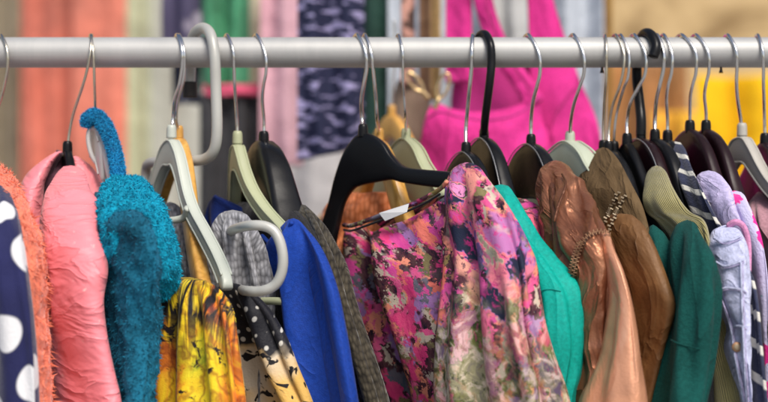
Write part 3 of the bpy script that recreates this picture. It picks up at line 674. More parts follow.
H('hanger with a straight warm hook inside the brown suede jacket', (603.5, 149), 10, 'coat', 'black', hk(0, 0, [(603.5, 125), (604.5, 100), (606, 80), (606.5, 66), (606.5, 50), (605.5, 36.5)]), 'brass_wire', .0015, mx=.14)
H('black hanger with the first of two twin slanted hooks, right of the suede jacket', (608.5, 150), 17, 'ogive', 'black', hk(0, 0, [(609, 130), (612, 108), (619, 88), (623, 72), (624, 54), (617, 36.5)]), 'brass_wire', .0015, rim=False, Y0=-.006, mx=.17)
H('black hanger with the second of two twin slanted hooks, left of the crossing hook', (614, 150), 13, 'coat', 'black', hk(0, 0, [(614.5, 130), (617, 112), (623, 90), (628, 76), (629, 54), (622, 36.5)]), 'chrome', .0015, rim=False, Y0=.004, mx=.17)
H('black hanger whose silver hook bends sharply across the thick black hook', (627, 142), 14, 'coat', 'black', hk(0, 0, [(627, 122), (630, 104), (638, 88), (645, 74), (645.5, 54), (636, 36.5)]), 'chrome', .0017, rim=False, Y0=-.006, mx=.17, thick=.8)
H('black and maroon hanger with a thick black plastic hook curled over the rail', (641, 138), 17, 'ogive', 'maroon', [(641, 118, .002), (639, 98, .012), (637, 80, .02), (637, 62, .021), (639, 45, .018), (644, 34, .004), (651, 35, -.010), (656, 46, -.020), (653, 57, -.022)], 'black', .0052, rim=True, thick=1.1, Y0=0, mx=.17)
H('black hanger with a pale hook bowed to the right, above the sage corduroy', (655, 138), 17, 'ogive', 'black', hk(0, 0, [(655, 120), (656.5, 100), (660, 84), (663.5, 68), (663.5, 52), (658, 36.5)]), 'chrome', .002, rim=False, Y0=-.006, mx=.16)
H('black hanger with a dark hook holding the navy striped jumper', (667.5, 139), 9, 'coat', 'black', hk(0, 0, [(667.5, 120), (666.5, 100), (668, 86), (671.5, 72), (672, 54), (665, 36.5)]), 'chrome', .0017, mx=.15)
H('maroon faced hanger, left one of the pair against the yellow cloth', (690, 129), 15, 'ogive', 'maroon', hk(0, 0, [(690, 112), (690.5, 96), (693, 84), (696, 72), (695.5, 52), (684, 36.5)]), 'chrome', .0017, rim=False, thick=.9, mx=.15)
H('maroon faced hanger, right one of the pair against the yellow cloth', (706, 129), 15, 'ogive', 'maroon', hk(0, 0, [(706, 112), (704.5, 96), (706, 84), (709, 70), (708, 52), (698, 36.5)]), 'chrome', .0017, rim=False, thick=.9, mx=.15)
H('stone grey hanger with an open arch near the right end', (742, 132), 22, BAR_OLIVE, 'beigegrey', hk(0, 0, [(740.5, 118), (737.5, 98), (736.5, 82), (737, 66), (736, 50), (729, 36.5)]), 'chrome', .0018, thick=1.6, mx=.12)
H('dark hanger at the right edge, behind the stone grey one', (765, 142), 8, 'leaf', 'maroon', hk(0, 0, [(764.5, 118), (764, 98), (763.5, 82), (763.5, 66), (762.5, 50), (758.5, 36.5)]), 'chrome', .0017, mx=.11)
# ------------------------------------------------------------------ garments
def G(name, px, py, label, cat, Y=0.0): return empty(name, P(px, py, Y), label, cat)
WR = ((.002, 10, 3, 'n'),)
# polka dot
g = G('blouse', -10, 165, 'navy blouse with big white polka dots at the left edge', 'blouse')
loft('sleeve', ext(lap([(176, -22, 0, -.12, -.12, .02), (190, -25, 6, -.2, -.2, .03), (225, -30, 16, -.27, -.27, .04), (280, -30, 26, -.285, -.285, .04), (340, -28, 34, -.29, -.29, .04), (402, -28, 38, -.29, -.29, .04)], dl=8, dY=.08)), M['polka'], g, disp=WR, seed=1, bk=CLOTH)
torso('body', (-12, 150), 20, M['polka'], g)
# coral fur
g = G('fur_jacket', 0, 165, 'shaggy coral faux fur jacket between the polka dots and the pink jacket', 'jacket')
loft('sleeve', ext([(168, -14, 3, -.1, -.1, .01), (176, -12, 12, -.14, -.14, .02), (195, -10, 20, -.19, -.19, .03), (225, -2, 33, -.215, -.215, .035), (262, 6, 42, -.225, -.225, .035), (330, 14, 46, -.225, -.225, .035), (402, 18, 49, -.225, -.225, .035)]), M['coral'], g, bk=SOFT, disp=((.003, 90, 90, 'n'),), seed=2, tuft=(52000, .0070, .0006, .6, 1.0))
# pink jacket
g = G('padded_jacket', 67, 160, 'glossy salmon pink padded jacket with open collar and crinkled sleeve', 'jacket')
pk = ((.003, 9, 4, 'n'),)
loft('front_panel', ext([(152, 56, 63, 0, .0, .008), (161, 42, 54, .0, -.01, .014), (174, 28, 47, .0, -.02, .02), (190, 22, 42, -.01, -.03, .025), (215, 20, 40, -.02, -.04, .03), (240, 22, 46, -.02, -.04, .03), (300, 28, 46, -.02, -.04, .03)]), M['pink'], g, disp=pk, seed=3, bk=NYLON)
loft('body', ext([(157, 72, 79, .0, .0, .008), (166, 74, 92, .0, .01, .014), (180, 74, 101, .0, .01, .03), (205, 72, 106, -.02, 0, .05), (250, 70, 108, -.03, 0, .06), (320, 76, 112, -.03, 0, .06)]), M['pink'], g, disp=pk, seed=4, bk=NYLON)
loft('sleeve', ext(lap([(167, 64, 78, -.03, -.03, .010), (175, 58, 84, -.07, -.07, .016), (190, 52.5, 91, -.13, -.13, .024), (210, 48.5, 97, -.17, -.17, .034), (240, 47, 104, -.2, -.2, .04), (268, 49, 107, -.215, -.215, .042), (300, 51, 104, -.22, -.22, .042), (330, 54, 106, -.22, -.22, .042), (365, 58, 113, -.22, -.22, .042), (402, 62, 121, -.22, -.22, .042)], dl=8, dY=.08, r0=0, n0=8)), M['pink'], g, disp=pk + ((.003, 14, 1.5, 'd', 6),), seed=5, ex=2.0, bk=NYLON)
loft('gap_shade', [(156, 58, 66, .012, .012, .006), (168, 45, 64, .012, .012, .01), (190, 40, 62, .01, .0, .014), (240, 40, 60, .0, .0, .016), (300, 42, 60, .0, .0, .016)], M['plum'], g, seed=44, disp=((.002, 20, 10, 'n'),), nl=60, nr=48)  # plum sheet added, shade of the collar gap put into its colour
for q in ([(60, 152, -.005), (51, 168, -.0), (46, 190, -.0), (47, 215, -.0)],):
    tube('gap_shade_edge', [P(*x) for x in q], .004, M['plum'], g, 40, 10)  # dark line along the painted shade of the gap
# teal fleece
g = G('fleece_robe', 110, 180, 'fluffy teal fleece robe with a brighter hood over a petrol sleeve', 'robe')
fl = ((.004, 14, 7, 'n'), (.0028, 95, 70, 'n'), (.001, 160, 140, 'n'))
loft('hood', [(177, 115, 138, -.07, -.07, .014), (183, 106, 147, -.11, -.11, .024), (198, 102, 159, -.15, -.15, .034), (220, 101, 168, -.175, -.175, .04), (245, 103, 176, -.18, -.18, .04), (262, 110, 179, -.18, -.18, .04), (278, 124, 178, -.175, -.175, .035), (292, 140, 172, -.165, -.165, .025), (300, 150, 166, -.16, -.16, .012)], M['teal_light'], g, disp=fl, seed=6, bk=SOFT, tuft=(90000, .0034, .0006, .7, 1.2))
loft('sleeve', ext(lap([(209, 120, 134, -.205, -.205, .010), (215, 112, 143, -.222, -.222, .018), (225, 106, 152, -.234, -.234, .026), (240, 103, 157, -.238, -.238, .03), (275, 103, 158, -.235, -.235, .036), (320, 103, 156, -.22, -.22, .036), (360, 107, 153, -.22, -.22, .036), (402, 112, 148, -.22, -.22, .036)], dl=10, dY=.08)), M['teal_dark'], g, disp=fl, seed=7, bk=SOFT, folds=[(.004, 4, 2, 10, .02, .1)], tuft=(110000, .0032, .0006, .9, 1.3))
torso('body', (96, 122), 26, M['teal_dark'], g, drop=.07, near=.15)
# grey knit
g = G('knit_scarf', 178, 205, 'grey marl knitted scarf draped behind the pale hanger and grey loop', 'scarf')
kd = ((.005, 24, 12, 'n'), (.002, 70, 50, 'n'))
loft('body', [(203, 164, 176, .02, .01, .008), (210, 160, 184, .02, .0, .014), (225, 158, 190, .01, -.01, .02), (260, 156, 200, -.0, -.03, .025), (320, 156, 205, 0, -.03, .025), (480, 156, 205, 0, -.03, .025)], M['greyknit'], g, bk=CLOTH, disp=kd, seed=8, folds=[(.004, 7, 0, 4, .0, .05)])
loft('fold', [(211, 224, 242, -.06, -.08, .010), (216, 217, 249, -.06, -.09, .016), (232, 212, 255, -.06, -.1, .022), (260, 213, 261, -.06, -.1, .024), (300, 214, 266, -.06, -.1, .024), (480, 214, 268, -.06, -.1, .024)], M['greyknit'], g, bk=CLOTH, disp=kd, seed=9, folds=[(.006, 8, .5, 6, .0, .04)])
# yellow print
g = G('skirt', 190, 285, 'yellow and orange printed skirt gathered with black streaks at its waist', 'skirt', -.15)
loft('body', ext(lap([(279, 184, 206, -.15, -.165, .012), (283, 173, 214, -.155, -.175, .02), (290, 164, 222, -.16, -.185, .026), (305, 158, 230, -.17, -.2, .034), (340, 153, 236, -.17, -.21, .04), (370, 150, 240, -.17, -.21, .042), (402, 147, 244, -.17, -.21, .045)], dl=12, dY=.07, r0=.6)), M['yellow'], g, bk=dict(su=.3, bu=.06, lav=.1), disp=((.002, 10, 2, 'n'),), seed=10, folds=[(.003, 13, .4, 3, .0, .03)])
# leopard
g = G('scarf', 240, 288, 'black scarf with white dots turning to leopard spots below', 'scarf', -.1)
loft('body', ext(lap([(284, 224, 240, -.12, -.13, .01), (292, 222, 252, -.125, -.14, .018), (308, 222, 266, -.13, -.15, .024), (330, 228, 277, -.13, -.155, .028), (365, 240, 291, -.13, -.16, .03), (402, 250, 308, -.13, -.16, .03)], dl=12, dY=.07)), M['leopard'], g, bk=CLOTH, disp=((.003, 14, 5, 'n'),), seed=11, folds=[(.006, 6, .9, 12, .0, .05)])
# blue
g = G('blue_jumper', 237, 190, 'royal blue jersey top hanging on the olive arched hanger', 'top')
loft('back_panel', ext([(196, 213, 218, .03, .03, .006), (204, 208, 236, .04, .02, .01), (220, 205, 262, .04, -.0, .014), (245, 206, 292, .03, -.04, .018), (300, 210, 310, .02, -.05, .02), (402, 216, 330, .02, -.05, .02)]), M['blue_shaded'], g, disp=WR, seed=12, bk=CLOTH)
loft('sleeve', ext(lap([(220, 290, 299, -.12, -.125, .006), (226, 284, 306, -.12, -.14, .012), (238, 275, 315, -.12, -.16, .02), (258, 268, 326, -.11, -.18, .026), (285, 265, 336, -.105, -.19, .03), (320, 266, 344, -.10, -.195, .034), (360, 274, 351, -.10, -.2, .036), (402, 284, 358, -.10, -.2, .038)], dl=6, dY=.05)), M['blue'], g, ex=1.9, disp=((.002, 8, 2, 'n'), (.005, 12, 1.2, 'd', 14)), seed=13, bk=dict(su=.32, sv=.03, bu=.09, bv=.2, lav=.05))
tube('neckline', [P(*q) for q in [(262, 236, -.07), (272, 244, -.09), (284, 238, -.115), (292, 222, -.13)]], .0022, M['blue'], g, 40, 10)
# lurex
g = G('cardigan', 290, 205, 'dark glittery knit cardigan squeezed between the blue top and flowered blouse', 'cardigan')
loft('sleeve', ext(lap([(205, 294, 306, -.06, -.06, .008), (214, 295, 315, -.08, -.08, .014), (230, 298, 325, -.1, -.1, .022), (260, 304, 340, -.125, -.13, .03), (300, 310, 352, -.135, -.14, .034), (350, 318, 369, -.14, -.15, .036), (402, 330, 385, -.14, -.15, .036)], dl=14, dY=.08)), M['lurex'], g, bk=CLOTH, disp=((.002, 26, 14, 'n'),), seed=14, folds=[(.004, 6, 2, 6, .0, .06)])
torso('body', (264, 140), 27, M['blackcloth'], g, drop=.062, near=.16, seed=4)
# orange
g = G('jumper', 360, 195, 'orange chunky knit jumper glimpsed behind the big tilted black hanger', 'jumper', .05)
loft('body', ext([(193, 338, 402, .07, .05, .012), (200, 330, 408, .07, .05, .02), (215, 323, 412, .06, .05, .03), (250, 320, 414, .05, .05, .035), (300, 322, 416, .05, .05, .04), (402, 330, 420, .05, .05, .04)]), M['orange'], g, disp=((.004, 40, 40, 'n'), (.0015, 90, 90, 'n')), seed=15)
# floral
g = G('blouse', 445, 190, 'blouse with painted pink, black and cream flowers on the big black hanger', 'blouse')
fd = ((.003, 10, 3, 'n'), (.004, 16, 1.5, 'd', 10))
loft('body', ext([(211, 344, 450, .03, -.085, .022, .33), (222, 343, 462, .03, -.10, .036, .26), (240, 345, 480, .03, -.11, .05, .12), (275, 349, 500, .02, -.12, .055, .04), (320, 358, 515, .01, -.12, .055), (360, 368, 525, .0, -.12, .055), (402, 380, 530, .0, -.12, .055)]), M['floral'], g, bk=CLOTH, disp=fd, seed=16, cap=False, sag=.012, folds=[(.006, 7, .6, 4, .02, .12), (.003, 15, 1.6, 5, .02, .1)])
loft('sleeve', ext(lap([(164, 459, 472, -.10, -.10, .010), (169, 451, 481, -.12, -.12, .018), (180, 446, 490, -.145, -.145, .028), (200, 444, 503, -.17, -.17, .038), (230, 446, 517, -.19, -.19, .046), (265, 446, 528, -.205, -.205, .05), (300, 444, 533, -.215, -.215, .052), (340, 440, 541, -.22, -.22, .054), (402, 436, 559, -.22, -.22, .058)], dl=0, dY=.08, k=.8)), M['floral2'], g, bk=CLOTH, disp=fd, seed=17, folds=[(.006, 5, .2, 7, .05, .16), (.003, 11, .9, 9, .04, .12)])
neckpts = [(344, 226, .0), (352, 226.5, -.03), (368, 221, -.045), (386, 214.5, -.06), (405, 208, -.075), (425, 199, -.09), (440, 190, -.105), (447, 182, -.115)]
tube('neckline', [P(x, y - 1, Y) for x, y, Y in neckpts], .0022, M['floral'], g, 80, 10)
tube('neckline', [P(x, y + 4, Y - .001) for x, y, Y in neckpts[:-1]], .0012, M['blackcloth'], g, 80, 8)
lp = [P(379, 213, -.066), P(409, 203.5, -.084), P(407, 212, -.086), P(385, 221, -.07)]
mesh('label', lp + [p + np.array([0, .0015, 0]) for p in lp], [[0, 3, 2, 1], [4, 5, 6, 7], [0, 1, 5, 4], [1, 2, 6, 5], [2, 3, 7, 6], [3, 0, 4, 7]], M['white'], g, smooth=False)
# turquoise
g = G('top', 500, 190, 'plain turquoise jersey top beside the flowered blouse sleeve', 'top')
loft('sleeve', ext(lap([(186, 496, 508, -.09, -.09, .008), (191, 489, 512, -.10, -.10, .014), (203, 486, 517, -.12, -.12, .018), (220, 488, 524, -.135, -.135, .024), (240, 494, 536, -.15, -.15, .028), (258, 500, 551, -.165, -.165, .032), (275, 506, 565, -.175, -.175, .036), (295, 510, 576, -.18, -.18, .04), (330, 514, 580, -.185, -.185, .042), (370, 520, 578, -.185, -.185, .042), (402, 528, 573, -.185, -.185, .042)], dl=6, dY=.03, k=.9)), M['turq'], g, ex=2.0, disp=((.002, 8, 2, 'n'), (.005, 12, 1.2, 'd', 16)), seed=18, bk=dict(su=.26, bu=.09, bv=.2, sv=.04, lav=.04))
seam([o for o in g.children if o.name.startswith('sleeve')], [(528, 296), (538, 291), (550, 289), (561, 291)], g, M['turq'], .0005)
torso('body', (484, 137), 24, M['blackcloth'], g, drop=.075, near=.13, seed=8)  # black filler body, shade behind the sleeve put into its colour
# lace blouse under, yellow shirt
g = G('patterned_blouse', 515, 200, 'dark patterned blouse peeping out between turquoise top and bronze jacket', 'blouse')
loft('body', ext([(199, 508, 526, -.05, -.05, .008), (206, 500, 538, -.06, -.06, .014), (222, 498, 548, -.08, -.08, .02), (260, 505, 556, -.09, -.09, .026), (330, 520, 566, -.09, -.09, .03), (402, 530, 572, -.09, -.09, .03)]), M['floral2'], g, bk=CLOTH, disp=fd, seed=19)
g = G('vest', 530, 240, 'mustard yellow vest with a navy edge peeping beside the turquoise sleeve', 'vest')
loft('body', [(236, 528, 536, -.14, -.14, .006), (242, 525, 541, -.145, -.145, .012), (254, 527, 545, -.15, -.15, .014), (268, 534, 548, -.15, -.15, .014), (320, 542, 554, -.14, -.14, .014), (480, 545, 558, -.13, -.13, .014)], M['mustard'], g, disp=WR, seed=20, bk=CLOTH)
loft('trim', [(222, 514, 524, -.11, -.11, .006), (228, 512, 530, -.115, -.115, .01), (240, 514, 532, -.12, -.12, .012), (250, 520, 530, -.12, -.12, .006)], M['navy'], g, disp=WR, seed=21, bk=CLOTH)
# bronze
g = G('leather_jacket', 555, 165, 'shiny bronze leather jacket with zip trims and crinkled shoulder', 'jacket')
bd = ((.003, 10, 4, 'n'), (.003, 20, 3, 'd', 16))
loft('body', ext([(163, 549, 561, -.05, -.05, .010), (169, 545, 568, -.06, -.06, .016), (185, 543, 573, -.08, -.08, .022), (205, 542, 580, -.1, -.1, .028), (228, 545, 592, -.12, -.12, .034), (255, 548, 606, -.14, -.14, .036), (300, 552, 614, -.15, -.15, .038), (350, 556, 622, -.15, -.15, .04), (402, 562, 630, -.15, -.15, .04)]), M['bronze_dark'], g, disp=bd, seed=22, bk=CLOTH)
loft('front', ext([(162, 550, 561, -.055, -.06, .010), (168, 545, 568, -.06, -.075, .016), (180, 543, 575, -.075, -.10, .022), (195, 543, 583, -.09, -.12, .026), (212, 544, 593, -.10, -.145, .03), (228, 547, 604, -.115, -.168, .034), (244, 552, 612, -.13, -.185, .034), (264, 558, 616, -.14, -.188, .034), (295, 563, 612, -.145, -.185, .034), (350, 566, 606, -.15, -.18, .034), (402, 568, 600, -.15, -.18, .034)]), M['bronze_shell'], g, disp=((.003, 9, 2.5, 'n', 2), (.005, 24, 2.5, 'd', 10), (.0022, 34, 10, 'd', -58)), seed=24, bk=dict(su=.2, sv=.03, bu=.08, bv=.2, lav=.04))
loft('sleeve', ext([(229, 598, 607, -.17, -.175, .010), (236, 594, 612, -.175, -.188, .018), (250, 594, 617, -.18, -.198, .026), (270, 600, 625, -.188, -.206, .032), (295, 604, 632, -.193, -.212, .036), (325, 601, 638, -.196, -.216, .038), (355, 596, 642, -.198, -.22, .04), (402, 583, 649, -.2, -.222, .044)]), M['bronze'], g, disp=((.002, 9, 2, 'n', 2), (.006, 12, 1.0, 'd', 8)), seed=45, bk=dict(su=.14, sv=.015, bu=.14, bv=.4, lav=.08, strides=(4, 2)))
def zipper(pts, parent, mat, name='zip', n=34, w=.0042, r=.0012):
    C = cr(pts, n); V = []; F = []
    T = np.gradient(C, axis=0); T /= np.linalg.norm(T, axis=1)[:, None]
    for i in range(n):
        s = np.cross(T[i], [0, -1, 0.]); s /= np.linalg.norm(s); o = C[i]; sd = 1 if i % 2 else -1
        for a in (-1, 1):
            for b in (-1, 1):
                for c_ in (-1, 1): V.append(o + s * (sd * w * .3 + a * w * .5) + T[i] * b * r + np.array([0, -1, 0]) * c_ * .0012)
        b0 = i * 8; F += [[b0, b0 + 1, b0 + 3, b0 + 2], [b0 + 4, b0 + 6, b0 + 7, b0 + 5], [b0, b0 + 4, b0 + 5, b0 + 1], [b0 + 2, b0 + 3, b0 + 7, b0 + 6], [b0, b0 + 2, b0 + 6, b0 + 4], [b0 + 1, b0 + 5, b0 + 7, b0 + 3]]
    return mesh(name, V, F, mat, parent, smooth=False)
BZ = [o for o in g.children if o.name.split('.')[0] in ('sleeve', 'front')]; BZA = list(g.children)
zipper(onto(BZ, [(610, 233), (600, 231), (590, 234), (583, 241), (578, 254), (574, 272), (571, 292)]), g, M['zip'], n=50, w=.0030, r=.00045)
zipper(onto(BZA, [(579, 242), (574, 256), (570, 274), (567, 294)]), g, M['zip'], n=40, w=.0026, r=.00045)
seam(BZ, [(562, 174), (566, 182), (564, 191), (559, 203), (554, 222)], g, M['bronze_dark'], .0010)
# suede
g = G('suede_jacket', 600, 155, 'olive brown suede jacket with a studded seam over the shoulder', 'jacket')
loft('body', ext(lap([(149, 599, 607, -.02, -.02, .008), (155, 592, 613, -.04, -.04, .014), (170, 583, 622, -.07, -.07, .02), (190, 577, 632, -.1, -.1, .026), (210, 578, 641, -.12, -.12, .03), (240, 585, 650, -.14, -.14, .034), (275, 596, 656, -.15, -.15, .034), (305, 600, 658, -.15, -.15, .034), (350, 604, 656, -.15, -.15, .034), (402, 606, 652, -.15, -.15, .034)], dl=0, dY=.08)), M['suede'], g, disp=((.003, 8, 3, 'n'), (.003, 12, 1.5, 'd', 24)), seed=25, bk=SOFT)
loft('sleeve', ext(lap([(215, 612, 632, -.165, -.165, .008), (225, 606, 642, -.172, -.172, .014), (250, 610, 654, -.185, -.185, .022), (280, 618, 665, -.195, -.195, .028), (300, 620, 671, -.2, -.2, .032), (316, 620, 670, -.2, -.2, .028), (350, 618, 661, -.195, -.195, .026), (402, 610, 649, -.195, -.195, .026)], dl=6, dY=.06)), M['suede2'], g, disp=((.003, 12, 4, 'n', 6),), seed=26, bk=LEATHER)
for dx in (0, 6.5):
    zipper(onto(list(g.children)[:2], [(618 + dx, 192 + dx * .5), (613 + dx, 203 + dx * .3), (607 + dx, 216 + dx * .3), (601 + dx, 229 + dx * .4)], .001), g, M['trim'], 'studded_trim', n=30, w=.0030, r=.0007)
# dark filler jackets added in the shaded gaps of the hanger cluster
g = G('dark_filler_jacket', 612, 160, 'black filler jacket added right behind the brown suede one', 'jacket')
torso('body', (612, 150), 12, M['blackcloth'], g, drop=.06, near=.2, seed=5)
g = G('dark_filler_coat', 641, 160, 'black filler coat added under the thick hooked hanger, left of the sage corduroy', 'coat')
torso('body', (641, 138), 12, M['charcoal'], g, drop=.085, near=.19, seed=6)
# green
g = G('green_cardigan', 680, 225, 'bottle green jersey cardigan with a seam halfway down its sleeve', 'cardigan')
gd = ((.003, 10, 4, 'n'),)
loft('body', ext([(226, 650, 656, -.135, -.135, .006), (236, 646, 666, -.14, -.14, .014), (262, 646, 676, -.15, -.15, .02), (300, 650, 684, -.155, -.155, .02), (350, 652, 690, -.15, -.15, .02), (402, 650, 690, -.15, -.15, .02)]), M['green'], g, disp=gd, seed=27, bk=CLOTH)
loft('sleeve', ext(lap([(221, 682, 693, -.17, -.17, .008), (225, 676, 698, -.18, -.18, .014), (236, 672, 702, -.195, -.195, .022), (256, 670.5, 707, -.21, -.21, .03), (284, 671, 711, -.22, -.22, .034), (308, 670, 711, -.222, -.222, .036), (335, 667, 709, -.222, -.222, .037), (370, 661, 704, -.222, -.222, .038), (402, 655, 697, -.222, -.222, .04)], dl=0, dY=.03, k=.9, n0=3)), M['green'], g, ex=1.9, disp=((.002, 8, 2, 'n'), (.010, 15, 1.1, 'd', 3)), seed=28, bk=dict(su=.22, sv=.02, bu=.12, bv=.4, lav=.06))
seam([g.children[-1]] if False else [o for o in g.children if o.name.startswith('sleeve')], [(671, 340), (680, 344), (690, 347), (700, 349)], g, M['green'], .0006)
# corduroy
g = G('corduroy_jacket', 655, 170, 'sage beige corduroy jacket behind the bottle green cardigan', 'jacket')
loft('sleeve', ext(lap([(167, 653, 661, -.06, -.06, .008), (173, 649, 666, -.08, -.08, .014), (186, 647, 671, -.11, -.11, .018), (200, 647, 679, -.135, -.135, .02), (212, 652, 689, -.15, -.15, .022), (221, 662, 701, -.165, -.165, .022), (235, 674, 706, -.172, -.172, .022), (255, 684, 708, -.175, -.175, .024), (290, 694, 715, -.18, -.18, .026), (325, 698, 728, -.186, -.186, .026), (360, 696, 737, -.19, -.19, .026), (402, 692, 746, -.195, -.195, .026)], dl=3, dY=.04)), M['cord'], g, bk=LEATHER, disp=((.002, 12, 5, 'n'),), seed=29, folds=[(.003, 4, .5, 8, .02, .1)])
# denim
g = G('denim_jacket', 725, 235, 'pale lilac denim jacket with a metal button on its front', 'jacket')
dn = ((.002, 12, 6, 'n'),)
loft('sleeve', ext(lap([(226, 722, 733, -.16, -.16, .008), (231, 714, 740, -.175, -.175, .016), (243, 711, 744, -.19, -.19, .024), (262, 710, 746, -.2, -.2, .03), (284, 712, 747, -.205, -.205, .032), (304, 719, 747, -.21, -.21, .03), (326, 727, 747, -.215, -.215, .026), (350, 729, 748, -.218, -.218, .024), (375, 735, 749, -.22, -.22, .022), (402, 741, 751, -.22, -.22, .02)], dl=3, dY=.025, k=.9, n0=3)), M['denim'], g, disp=dn, seed=30, bk=DENIM)
def disc(name, c, r, t, mat, parent, ring=False):
    pts = [c + np.array([0, t, 0]), c + np.array([0, t * .3, 0]), c, c + np.array([0, -t * .4, 0])]
    return tube(name, pts, [r * .9, r, r * .96, r * .55], mat, parent, 14, 24)
DN = [o for o in g.children if o.name.startswith('sleeve')]
b = onto(DN, [(737, 347)], .001)[0]
bt = disc('button', b, .0044, .0025, M['zip'], g); disc('button_centre', b + [0, -.0012, 0], .0026, .001, M['trim'], g)
for q in ([(716, 288), (723, 305), (731, 328), (734, 350), (739, 376), (744, 402)], [(741, 262), (742, 300), (744, 350), (747, 402)], [(716, 262), (724, 266), (734, 264), (743, 260)], [(714, 238), (722, 242), (732, 240), (741, 236)], [(715, 292), (726, 288), (738, 289), (745, 291)], [(731, 328), (738, 326), (745, 327)]):
    seam(DN, q, g, M['denim'], .0011); seam(DN, [(x + 1.6, y + 1.6) for x, y in q], g, M['lilac'], .0006)
# stripe
g = G('striped_jumper', 680, 150, 'navy jumper with off white stripes, right of the corduroy', 'jumper')
loft('sleeve', ext(lap([(143, 672, 680, -.01, -.01, .008), (150, 671, 685, -.03, -.03, .012), (165, 674, 691, -.06, -.06, .014), (190, 683, 702, -.1, -.1, .016), (220, 697, 717, -.13, -.13, .018), (250, 716, 734, -.15, -.15, .02), (270, 728, 750, -.18, -.19, .02), (300, 736, 757, -.195, -.205, .022), (345, 740, 761, -.205, -.215, .022), (402, 744, 766, -.21, -.22, .022)], dl=10, dY=.06)), M['stripe'], g, disp=WR, seed=31, bk=CLOTH)
# lilac
g = G('lilac_hoodie', 710, 175, 'plain lilac quilted hoodie with a rose edge, left of the flowered one', 'hoodie')
loft('sleeve', ext(lap([(172, 705, 715, -.07, -.07, .008), (177, 702, 722, -.09, -.09, .014), (190, 703, 730, -.11, -.11, .018), (208, 709, 736, -.13, -.13, .02), (230, 716, 744, -.145, -.145, .022), (252, 722, 746, -.14, -.14, .02), (275, 722, 742, -.12, -.12, .016), (402, 728, 744, -.12, -.12, .016)], dl=12, dY=.06)), M['lilac'], g, disp=dn, seed=32, bk=DENIM)
tube('piping', [P(*q) for q in [(728, 226, -.165), (736, 222, -.17), (744, 228, -.17), (748, 245, -.17), (748, 275, -.175), (748, 310, -.18)]], .003, M['piping'], g, 50, 12)
g = G('flowered_hoodie', 738, 195, 'lilac fleece printed with bright pink flowers near the right edge', 'hoodie')
loft('sleeve', ext(lap([(192, 731, 741, -.10, -.10, .008), (197, 727, 746, -.12, -.12, .012), (212, 729, 753, -.14, -.14, .017), (235, 736, 761, -.16, -.16, .02), (265, 744, 766, -.175, -.175, .022), (300, 750, 768, -.185, -.185, .022), (340, 755, 768, -.19, -.19, .022), (402, 758, 769, -.19, -.19, .022)], dl=12, dY=.06)), M['flower'], g, disp=WR, seed=33, bk=CLOTH)
g = G('ribbed_jumper', 770, 290, 'black ribbed top at the right edge, lowest in view', 'top', -.15)
loft('sleeve', ext(lap([(300, 769, 779, -.19, -.19, .008), (312, 765, 790, -.2, -.2, .02), (345, 763, 800, -.205, -.205, .03), (402, 762, 804, -.205, -.205, .03)], dl=6, dY=.06)), M['rib'], g, disp=WR, seed=35, bk=CLOTH)
g = G('mauve_blouse', 765, 200, 'dusty mauve top behind the stone grey hanger at the right edge', 'top')
loft('body', ext([(192, 758, 770, .0, .0, .008), (205, 750, 782, -.02, -.02, .02), (230, 750, 795, -.05, -.05, .03), (300, 755, 805, -.06, -.06, .03), (402, 758, 805, -.06, -.06, .03)]), M['mauve'], g, disp=WR, seed=36, bk=CLOTH)
g = G('plum_dress', 706, 165, 'dark plum dress hanging under the two maroon faced hangers', 'dress')
torso('body', (700, 131), 16, M['plum'], g, drop=.085, near=.12, seed=9)
g = G('dark_filler_skirt', 560, 190, 'very dark filler skirt added in the shaded gap behind the bronze jacket', 'skirt')
torso('body', (531, 143), 22, M['charcoal'], g, drop=.09, near=.12, seed=10)  # dark filler, the gap's shade put into its colour
# ------------------------------------------------------------------ background stall
def drape(name, xl, xr, yt, yb, Y, mat, label, cat, folds=4, amp=.02, slant=0, seed=0, parent=None, thick=.0):
    a = P(xl, yt, Y); b = P(xr, yb, Y); nx, nz = 90, 60; s = np.linspace(0, 1, nx); t = np.linspace(0, 1, nz)
    S_, T_ = np.meshgrid(s, t); X = a[0] + (b[0] - a[0]) * S_; Z = a[2] + (b[2] - a[2]) * T_ + slant * (S_ - .5) * T_
    q = np.stack([S_ * folds * .5 + seed, T_ * 1.2 + seed, 0 * S_ + seed * 3.3], 2)
    Yy = Y + amp * np.sin(S_ * folds * 2 * PI + seed + 2 * pnoise(q)) * (.6 + .4 * T_) + amp * .8 * pnoise(q * 2)
    # back sheet makes it a closed, slightly thick cloth
    V = np.stack([X, Yy, Z], 2).reshape(-1, 3); V2 = V + np.array([0, .012, 0]); N = len(V)
    F = [[i * nx + j, (i + 1) * nx + j, (i + 1) * nx + j + 1, i * nx + j + 1] for i in range(nz - 1) for j in range(nx - 1)]
    F2 = [[N + x for x in f[::-1]] for f in F]
    bord = [j for j in range(nx)] + [i * nx + nx - 1 for i in range(1, nz)] + [(nz - 1) * nx + j for j in range(nx - 2, -1, -1)] + [i * nx for i in range(nz - 2, 0, -1)]
    F3 = [[bord[k], bord[(k + 1) % len(bord)], N + bord[(k + 1) % len(bord)], N + bord[k]] for k in range(len(bord))]
    uv = np.stack([X, Z], 2).reshape(-1, 2); uv = np.vstack([uv, uv])
    o = mesh(name, np.vstack([V, V2]), F + F2 + F3, mat, parent, uv)
    if label: tag(o, label, cat)
    return o
